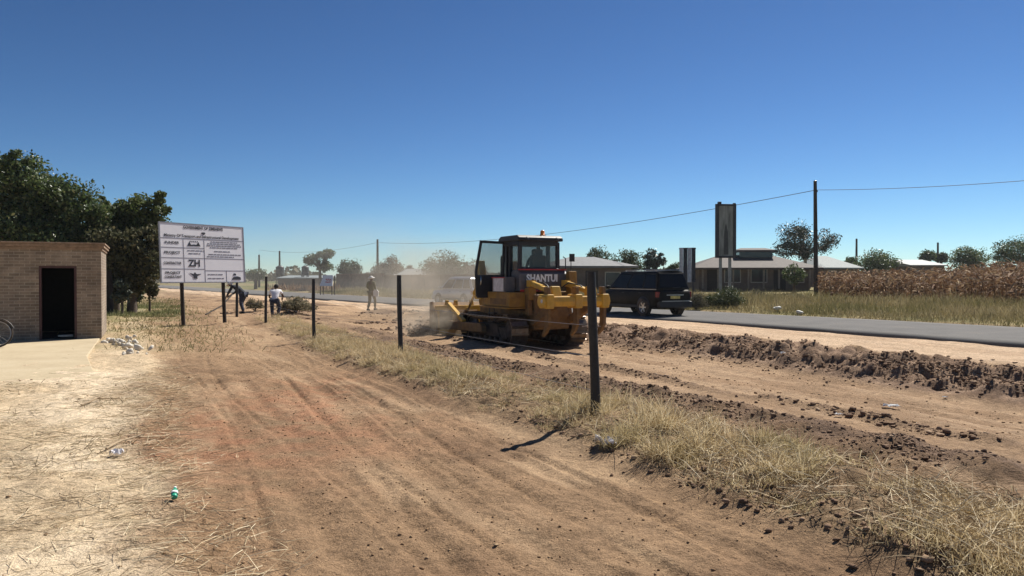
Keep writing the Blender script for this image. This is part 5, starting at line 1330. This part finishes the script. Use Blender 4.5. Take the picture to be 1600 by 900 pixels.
# ================================================================== grasses
G_dry = islands('dry_grass', [(0, (.32, .23, .12)), (.45, (.56, .435, .25)), (.8, (.74, .61, .39)), (1, (.80, .69, .48))], .8, .35, .2, (.8, (.34, .30, .14), .45))
G_far = islands('field_grass', [(0, (.20, .165, .08)), (.5, (.34, .275, .145)), (1, (.47, .39, .23))], .8, .25, .2, (.22, (.16, .155, .055), .8))
G_straw = islands('straw', [(0, (.24, .175, .105)), (.3, (.42, .325, .20)), (.7, (.60, .49, .32)), (1, (.72, .62, .44))], .8, .0, .2)
G_maize = islands('maize_leaf', [(0, (.14, .075, .045)), (.4, (.215, .125, .07)), (.75, (.30, .19, .105)), (1, (.42, .30, .17))], .8, .2, .2)
def surf(x, y): return np.stack([x, y, ground_z(x, y)], 1)
def ac_points(n, a0, a1, c0, c1, dens=None, apow=1.0):
    a = a0 + (a1 - a0) * rng.uniform(0, 1, n) ** apow; c = rng.uniform(c0, c1, n)
    if dens is not None:
        k = rng.uniform(0, 1, n) < dens(a, c); a, c = a[k], c[k]
    x, y = from_ac(a, c); return x, y, a, c
# verge along the fence: tufts of blades
def verge_d(a, c):
    j = .14 * vnoise(a * .45, 0 * a, 3)
    return np.clip(smooth(3.8, 4.1, c + j) * smooth(5.75, 5.0, c + j) * (.62 + 1.0 * vnoise(a * 2.3, c * 2.6, 201)) * smooth(34, 24, a), 0, 1)
x, y, a, c = ac_points(6200, .6, 30, 3.6, 6.2, verge_d, 1.35)
per = 34
tx = np.repeat(x, per) + rng.normal(size=len(x) * per) * .055; ty = np.repeat(y, per) + rng.normal(size=len(x) * per) * .055
hs = np.repeat(rng.uniform(.05, .31, len(x)) * (1 + .7 * vnoise(a * .9, c, 203)), per) * rng.uniform(.5, 1.25, len(tx))
dr_ = rand_dirs(len(tx), R(25), R(88)); 
v, f = strips(surf(tx, ty) - [0, 0, .01], dr_, hs, np.full(len(tx), .0062), rng.uniform(.2, 1.2, len(tx)))
o = mesh_np('dry_grass', v, f, G_dry); tag(o, 'dry straw-coloured tufts of grass along the foot of the fence', 'grass', kind='stuff')
# loose long straws flattened over the verge, thickest in the near right corner
x, y, a, c = ac_points(26000, .8, 22, 3.7, 6.0, lambda a, c: np.clip(.25 + .75 * smooth(9, 3, a) * smooth(3.9, 4.6, c), 0, 1) * verge_d(a, c) ** .5, 1.7)
dr_ = rand_dirs(len(x), R(2), R(38))
v, f = strips(surf(x, y) + [0, 0, .03], dr_, rng.uniform(.12, .5, len(x)), np.full(len(x), .0048), rng.uniform(.1, .8, len(x)))
o = mesh_np('straw', v, f, G_straw); tag(o, 'flattened pale straw lying over the grass verge', 'straw', kind='stuff')
# straw litter over the yard at the left
def yard_d(a, c):
    x, y = from_ac(a, c)
    slab_ = smooth(10.5, 12.2, y + .35 * fbm(x * .9, y * .9, 225, 3)) * smooth(-6.0, -6.9, x)
    edge = np.exp(-((c - .15) / .45) ** 2)
    q = .26 + .85 * fbm(x * .8, y * .8, 221, 4) + .6 * edge + .25 * smooth(-4.5, -1.5, c)
    return np.clip(q, 0, 1) * smooth(.75, .2, c + .3 * vnoise(a * 1.3, c, 223)) * (1 - .97 * slab_)
x, y, a, c = ac_points(125000, 2.0, 20, -12, .9, yard_d, 1.25)
dr_ = rand_dirs(len(x), R(-2), R(16))
v, f = strips(surf(x, y) + np.array([0, 0, .008]), dr_, rng.uniform(.04, .24, len(x)) * rng.choice([1, 1, 1, 1, 2.0], len(x)), np.full(len(x), .0040), rng.uniform(0, .35, len(x)))
o = mesh_np('straw', v, f, G_straw); tag(o, 'cut straw strewn over the sandy yard at the left', 'straw', kind='stuff')
# dark dead weeds among the straw
x, y, a, c = ac_points(15000, 2.2, 20, -9, 1.0, lambda a, c: np.clip(yard_d(a, c) * (fbm(a * .9, c * .9, 231, 3) - .02) * 2.0, 0, 1), 1.25)
dr_ = rand_dirs(len(x), R(5), R(60))
v, f = strips(surf(x, y), dr_, rng.uniform(.05, .20, len(x)), np.full(len(x), .007), rng.uniform(.2, 1, len(x)))
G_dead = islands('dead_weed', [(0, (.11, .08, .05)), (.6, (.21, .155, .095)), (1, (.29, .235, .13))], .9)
o = mesh_np('weeds', v, f, G_dead); tag(o, 'dark matted dead weeds among the straw', 'weeds', kind='stuff')
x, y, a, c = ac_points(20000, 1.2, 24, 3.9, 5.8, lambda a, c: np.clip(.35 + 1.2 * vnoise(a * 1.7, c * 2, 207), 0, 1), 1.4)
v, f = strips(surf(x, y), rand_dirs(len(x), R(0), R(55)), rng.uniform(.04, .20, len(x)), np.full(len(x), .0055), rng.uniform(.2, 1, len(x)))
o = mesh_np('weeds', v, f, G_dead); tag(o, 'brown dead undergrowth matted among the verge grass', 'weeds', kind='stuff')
# yard grass behind the hut and round the notice board
n = 60000
x = rng.uniform(-34, -3, n); y = rng.uniform(17, 62, n)
a, c = to_ac(x, y)
keep = rng.uniform(0, 1, n) < np.clip(smooth(3.4, 1.0, c) * (.55 + .8 * fbm(x * .35, y * .35, 241, 3)), 0, 1) * smooth(1.15, .75, np.abs(x / np.maximum(y, 1)) / .62)
keep &= ~((((x + 10.1) * .887 + (y - 18.1) * .462) < .15) & ((-(x + 10.1) * .462 + (y - 18.1) * .887) < 3.3))
x, y = x[keep], y[keep]
dr_ = rand_dirs(len(x), R(25), R(85))
v, f = strips(surf(x, y), dr_, rng.uniform(.06, .26, len(x)), .006 + .0006 * y, rng.uniform(.2, 1, len(x)))
o = mesh_np('dry_grass', v, f, G_far); tag(o, 'short dry grass round the notice board', 'grass', kind='stuff')
n = 9000
dd = rng.uniform(31, 46, n); x = px_x(rng.uniform(160, 288, n), dd); y = dd
k = rng.uniform(0, 1, n) < .5 + .9 * vnoise(x * .6, y * .4, 281); x, y = x[k], y[k]
G_green = islands('green_grass', [(0, (.10, .115, .045)), (.5, (.175, .185, .075)), (1, (.28, .265, .13))], .8, .3, .2)
v, f = strips(surf(x, y), rand_dirs(len(x), R(35), R(88)), rng.uniform(.08, .28, len(x)), np.full(len(x), .03), rng.uniform(.2, 1, len(x)))
o = mesh_np('green_grass', v, f, G_green); tag(o, 'green grass under the trees behind the notice board', 'grass', kind='stuff')
# long grass on the far verge and field
def far_d(a, c):
    cs = c - bend(a)
    return np.clip(smooth(26.5, 27.3, cs) * (.75 + .6 * vnoise(a * .35, c * .5, 251)), 0, 1)
n = 150000
a = -14 + 100 * rng.uniform(0, 1, n) ** 1.4; cs = 26.6 + 13.5 * rng.uniform(0, 1, n) ** 1.25
c = cs + bend(a); k = rng.uniform(0, 1, n) < far_d(a, c); a, c, cs = a[k], c[k], cs[k]
x, y = from_ac(a, c)
k = (y > 14) & (np.abs(x / y) < .95); x, y, a, c, cs = x[k], y[k], a[k], c[k], cs[k]
dr_ = rand_dirs(len(x), R(48), R(89))
hh = rng.uniform(.25, .85, len(x)) * np.interp(cs, [26.6, 28.0, 30, 40], [.32, .6, .95, 1.0]) * (1 + .35 * vnoise(x * .5, y * .5, 253))
v, f = strips(surf(x, y), dr_, hh, .009 + .00045 * y, rng.uniform(.1, .9, len(x)))
o = mesh_np('roadside_grass', v, f, G_far); tag(o, 'long dry grass along the far side of the road', 'grass', kind='stuff')
# maize: stalks with drooping dry leaves
n = 5200
x = rng.uniform(17.5, 52, n); y = 0 * x
aa, cc = rng.uniform(4, 52, n), None
cs = rng.uniform(39.0, 57, n); cc = cs; x, y = from_ac(aa, cc)
k = (x / y > .415) & (y > 22) & (x / y < 1.0); x, y = x[k], y[k]
base = surf(x, y); hgt = rng.uniform(1.5, 2.4, len(x)) * np.interp(x / y, [.42, .52, .68], [.66, .74, .92]) * (1 + .12 * vnoise(x * .3, y * .3, 271))
st_d = rand_dirs(len(x), R(80), R(90))
v1, f1 = strips(base, st_d, hgt, np.full(len(x), .055), np.zeros(len(x)))
k = 9
bi = np.repeat(np.arange(len(x)), k)
hq = rng.uniform(.25, 1.0, len(bi))
lb = base[bi] + st_d[bi] * (hgt[bi] * hq)[:, None]
v2, f2 = strips(lb, rand_dirs(len(bi), R(-20), R(65)), rng.uniform(.35, .75, len(bi)), np.full(len(bi), .075), rng.uniform(.5, 2.2, len(bi)))
o = mesh_np('maize_field', np.concatenate([v1, v2]), np.concatenate([f1, f2 + len(v1)]), G_maize); tag(o, 'field of tall dry brown maize across the road', 'maize', kind='stuff')

n = 9000
dd = rng.uniform(84, 106, n); x = px_x(rng.uniform(372, 532, n), dd); y = dd
a, c = to_ac(x, y); k = (c - bend(a) > 28.5) & (rng.uniform(0, 1, n) < .5 + .8 * vnoise(x * .3, y * .2, 261)); x, y = x[k], y[k]
v, f = strips(surf(x, y), rand_dirs(len(x), R(35), R(88)), rng.uniform(.5, 1.6, len(x)), np.full(len(x), .10), rng.uniform(.3, 1.4, len(x)))
o = mesh_np('dry_scrub', v, f, G_maize); tag(o, 'brown dry scrub across the road at the far left', 'scrub', kind='stuff')

# ================================================================== clods of turned earth
C_dark = islands('turned_soil', [(0, (.14, .088, .057)), (.5, (.21, .136, .090)), (.85, (.28, .19, .128)), (1, (.36, .26, .175))], .95, 0, .1)
C_tan = islands('crumbs', [(0, (.16, .095, .055)), (.5, (.26, .165, .095)), (1, (.36, .25, .15))], .95, 0, .1)
def clods(label, n, a0, a1, c0, sig, smin, smax, mat, apow=1.3, dens=None, pw=6.5):
    a = a0 + (a1 - a0) * rng.uniform(0, 1, n) ** apow
    c = c0 + sig * rng.normal(size=n) - .14 * vnoise(a * .45, 0 * a, 3)
    if dens is not None:
        k = rng.uniform(0, 1, n) < dens(a, c); a, c = a[k], c[k]
    x, y = from_ac(a, c); s = smin + (smax - smin) * rng.uniform(0, 1, len(x)) ** pw
    P = surf(x, y); P[:, 2] += s * .25
    big = s > .022
    v, f = lumps(P[big], s[big], .11); v2, f2 = lumps(P[~big], s[~big], .12, .6, 1)
    o = mesh_np('soil_clods', np.concatenate([v, v2]), np.concatenate([f, f2 + len(v)]), mat, smooth_=False); tag(o, label, 'soil', kind='stuff')
pd = lambda a, c: np.clip(.55 + .9 * vnoise(a * .9, c * .6, 301), 0, 1)
clods('dark clods turned up along the verge beyond the fence', 26000, .8, 24, 6.3, .34, .006, .032, C_dark, 1.2, pd)
clods('thin line of dark clods between the two graded strips', 7500, 1.5, 24, 8.22, .15, .006, .045, C_dark, 1.2, pd)
clods('heaped dark clods of the earth bank beside the road', 70000, 1.0, 27, 13.25, .58, .007, .046, C_dark, 1.15, pd)
clods('dark clods and crumbs at the edge of the grass verge', 9000, 1.0, 20, 4.05, .18, .004, .034, C_dark, 1.4, pd)
clods('small crumbs of earth on the dirt track', 9000, 2.0, 18, 2.2, 1.0, .003, .016, C_tan, 1.5, lambda a, c: (c > .2) & (c < 3.9) & (rng.uniform(0, 1, len(a)) < .8))
clods('scattered dark clods on the bare earth left of the bulldozer', 5000, 24, 42, 8.0, 2.2, .012, .10, C_dark, 1.0, lambda a, c: np.clip(vnoise(a * .5, c * .5, 311) * 1.6, 0, 1))
clods('small crumbs of earth on the graded strip', 2200, 3.0, 24, 10.0, 1.5, .006, .03, C_tan, 1.3, lambda a, c: (c > 8.4) & (c < 12.2))
clods('crumbs and small stones among the straw of the yard', 2600, 3.0, 16, -2.5, 2.2, .004, .022, C_tan, 1.4, lambda a, c: c < .4)
# earth being pushed up by the blade
n = 3000
u = rng.uniform(4.2, 5.5, n); w_ = rng.normal(size=n) * 1.0; 
hgt = .55 * np.clip(1.1 - np.abs(u - 4.95) / .6, 0, 1) * rng.uniform(.1, 1, n)
k = u < 4.75; w_[k] = np.sign(w_[k]) * (1.75 + np.abs(rng.normal(size=k.sum())) * .35)
X = DZ0.x + math.cos(DRZ) * u - math.sin(DRZ) * w_; Y = DZ0.y + math.sin(DRZ) * u + math.cos(DRZ) * w_
Z = ground_z(X, Y) + hgt * .8
v, f = lumps(np.stack([X, Y, Z], 1), rng.uniform(.012, .06, n), .06)
o = mesh_np('soil_clods', v, f, C_dark); tag(o, 'loose earth piled against the bulldozer blade', 'soil', kind='stuff')

# ================================================================== litter
M_paper = plain('white_paper', (.75, .74, .72), .8, var=.08)
M_plastic = plain('white_plastic', (.66, .64, .66), .5, var=.2, scale=12)
M_green = plain('green_plastic', (.03, .33, .20), .3, var=.2)
def at_row(px, py, z=0.0):
    d = FOC * (EYE - z) / (py - HOR); return px_x(px, d), d
def crumpled(name, lab, cat, px, py, w_, h_, mat, seed, z=0.0, hgt=.05):
    x, y = at_row(px, py, z); r_ = np.random.default_rng(seed); n = 7
    vs = []; 
    for i in range(n):
        for j in range(n): vs.append(((i / (n - 1) - .5) * w_ * r_.uniform(.7, 1.15), (j / (n - 1) - .5) * h_ * r_.uniform(.7, 1.15), r_.uniform(0, hgt)))
    b = MB().add(vs, [(i * n + j, (i + 1) * n + j, (i + 1) * n + j + 1, i * n + j + 1) for i in range(n - 1) for j in range(n - 1)])
    o = b.build(name, mat, loc=(x, y, gz(x, y) + .02), rz=r_.uniform(0, 3)); md = o.modifiers.new('thick', 'SOLIDIFY'); md.thickness = .003
    tag(o, lab, cat)
crumpled('paper_scrap', 'white scrap of paper lying on the graded strip', 'paper', 1394, 633, .22, .14, M_paper, 1, -.22)
crumpled('plastic_bag', 'torn white plastic bag at the verge just below the nearest fence post', 'plastic bag', 948, 688, .26, .16, M_plastic, 2, .08, .09)
crumpled('plastic_scrap', 'grey-white plastic scrap among the straw at the left', 'plastic scrap', 181, 712, .11, .08, M_plastic, 3, 0, .07)
crumpled('paper_scrap', 'small white scrap on the clod line right of the fence', 'paper', 1312, 650, .09, .07, M_paper, 4, -.12, .03)
crumpled('paper_scrap', 'tiny white scrap near the foot of the earth bank', 'paper', 1478, 618, .08, .05, M_paper, 5, -.3, .02)
crumpled('paper_scrap', 'white scrap high on the dark earth bank', 'paper', 1224, 540, .14, .10, M_paper, 6, .15, .05)
for px, py, lab, s in ((1216, 487, 'white stone at the road edge in the grass, left one', .2), (1250, 490, 'white stone at the road edge in the grass, right one', .18), (1236, 462, 'white stone higher in the verge near the utility pole', .2)):
    d = FOC * (EYE - .05) / (py - HOR) if py > 480 else 47.0; x = px_x(px, d)
    v, f = lumps(np.array([[0, 0, 0.]]), np.array([s]), .08); o = mesh_np('roadside_stone', v, f, plain('white_stone', (.7, .68, .63), .9), loc=(x, d, gz(x, d) + .25 * s + (.2 if py < 480 else .1))); tag(o, lab, 'stone')
# green plastic bottle
x, y = at_row(270, 787)
bt = empty('bottle', (x, y, gz(x, y) + .03), R(60), 'crushed green plastic bottle lying on the straw', 'bottle'); bt.rotation_euler = (R(-72), R(12), R(25)); bt.scale = (.72, .6, .62)
MB().lathe([(0, 0), (.030, .003), (.034, .02), (.026, .06), (.034, .09), (.028, .12), (.033, .14), (.014, .185), (.013, .20), (0, .20)], (0, 0, 0), n=14).build('body', M_green, bt)
MB().lathe([(0, .2), (.016, .2), (.016, .222), (0, .222)], (0, 0, 0), n=12).build('cap', M_paper, bt)
MB().lathe([(.0335, .07), (.0345, .07), (.0345, .115), (.0335, .115)], (0, 0, 0), n=14).build('label', M_paper, bt)
# sticks
def stick(lab, p0, p1, r, mat, z=.02):
    (xa, ya), (xb, yb) = at_row(*p0), at_row(*p1)
    pts = [(xa + (xb - xa) * t + .03 * math.sin(7 * t + xa), ya + (yb - ya) * t + .03 * math.cos(5 * t), gz(xa + (xb - xa) * t, ya + (yb - ya) * t) + z + .02 * math.sin(3.1 * t)) for t in np.linspace(0, 1, 7)]
    b = MB().tube(pts, [r * (1 - .5 * k / 6) for k in range(7)], 7)
    m_ = Vector(pts[3]); b.tube([pts[3], tuple(m_ + Vector((.08, .12, .03)))], [r * .5, r * .25], 5)
    tag(b.build('stick', mat), lab, 'stick')
M_twig = plain('dry_twig', (.36, .27, .17), .9, var=.3); M_dtwig = plain('dark_twig', (.10, .07, .05), .9, var=.3)
stick('longest pale stick lying on the straw beside the track', (158, 707), (262, 674), .012, M_twig)
stick('pale stick lying across the front of the concrete apron', (122, 634), (182, 623), .015, M_twig)

# ================================================================== dust thrown up by the bulldozer
def dust(lab, c_, r_, dens, seed, col=(.80, .68, .54)):
    m = bpy.data.materials.new('dust'); m.use_nodes = True; nt = m.node_tree
    nt.nodes.remove(nt.nodes['Principled BSDF'])
    tc = N(nt, 'ShaderNodeTexCoord')
    ln = N(nt, 'ShaderNodeVectorMath', operation='LENGTH'); L(nt, tc.outputs['Object'], ln.inputs[0])
    fall = ramp(nt, ln.outputs['Value'], [(.25, (1, 1, 1)), (1.0, (0, 0, 0))])
    mp = N(nt, 'ShaderNodeMapping'); L(nt, tc.outputs['Object'], mp.inputs[0]); mp.inputs['Location'].default_value = (seed, seed * 2, 0)
    no = N(nt, 'ShaderNodeTexNoise', Scale=2.2, Detail=4.0, Roughness=.6); L(nt, mp.outputs[0], no.inputs[0])
    nz = ramp(nt, no.outputs[0], [(.38, (0, 0, 0)), (.66, (1, 1, 1))])
    mu = N(nt, 'ShaderNodeMath', operation='MULTIPLY'); L(nt, fall, mu.inputs[0]); L(nt, nz, mu.inputs[1])
    m2 = N(nt, 'ShaderNodeMath', operation='MULTIPLY'); L(nt, mu.outputs[0], m2.inputs[0]); m2.inputs[1].default_value = dens
    pv = N(nt, 'ShaderNodeVolumePrincipled'); pv.inputs['Color'].default_value = (*col, 1); pv.inputs['Anisotropy'].default_value = .2
    L(nt, m2.outputs[0], pv.inputs['Density'])
    L(nt, pv.outputs[0], nt.nodes['Material Output'].inputs['Volume'])
    o = MB().ball((0, 0, 0), 1.0, 24, 16).build('dust', m, loc=c_); o.scale = r_; o.rotation_euler = (0, 0, R(25))
    tag(o, lab, 'dust', kind='stuff')
dust('pale brown dust drifting over the road beyond the blade', (-3.7, 33.0, 1.2), (3.6, 6.0, 2.7), .22, 1.3)
dust('thin dust hanging over the road and yards at the far left', (-17, 76, 1.5), (26, 34, 7.5), .016, 7.7, (.82, .76, .68))
dust('thick low dust curling round the blade', (-2.5, 23.2, .25), (1.5, 1.6, .75), 1.3, 4.1)

# ================================================================== hazy air
mh = bpy.data.materials.new('haze'); mh.use_nodes = True; nt = mh.node_tree
nt.nodes.remove(nt.nodes['Principled BSDF'])
pv = N(nt, 'ShaderNodeVolumePrincipled'); pv.inputs['Color'].default_value = (.86, .90, .95, 1); pv.inputs['Density'].default_value = .0002; pv.inputs['Anisotropy'].default_value = .35
L(nt, pv.outputs[0], nt.nodes['Material Output'].inputs['Volume'])
hz = MB().box((0, 0, 5.2), (9000, 9000, 17.0)).build('haze', mh); tag(hz, 'thin pale haze lying over the plain', 'haze', kind='stuff')
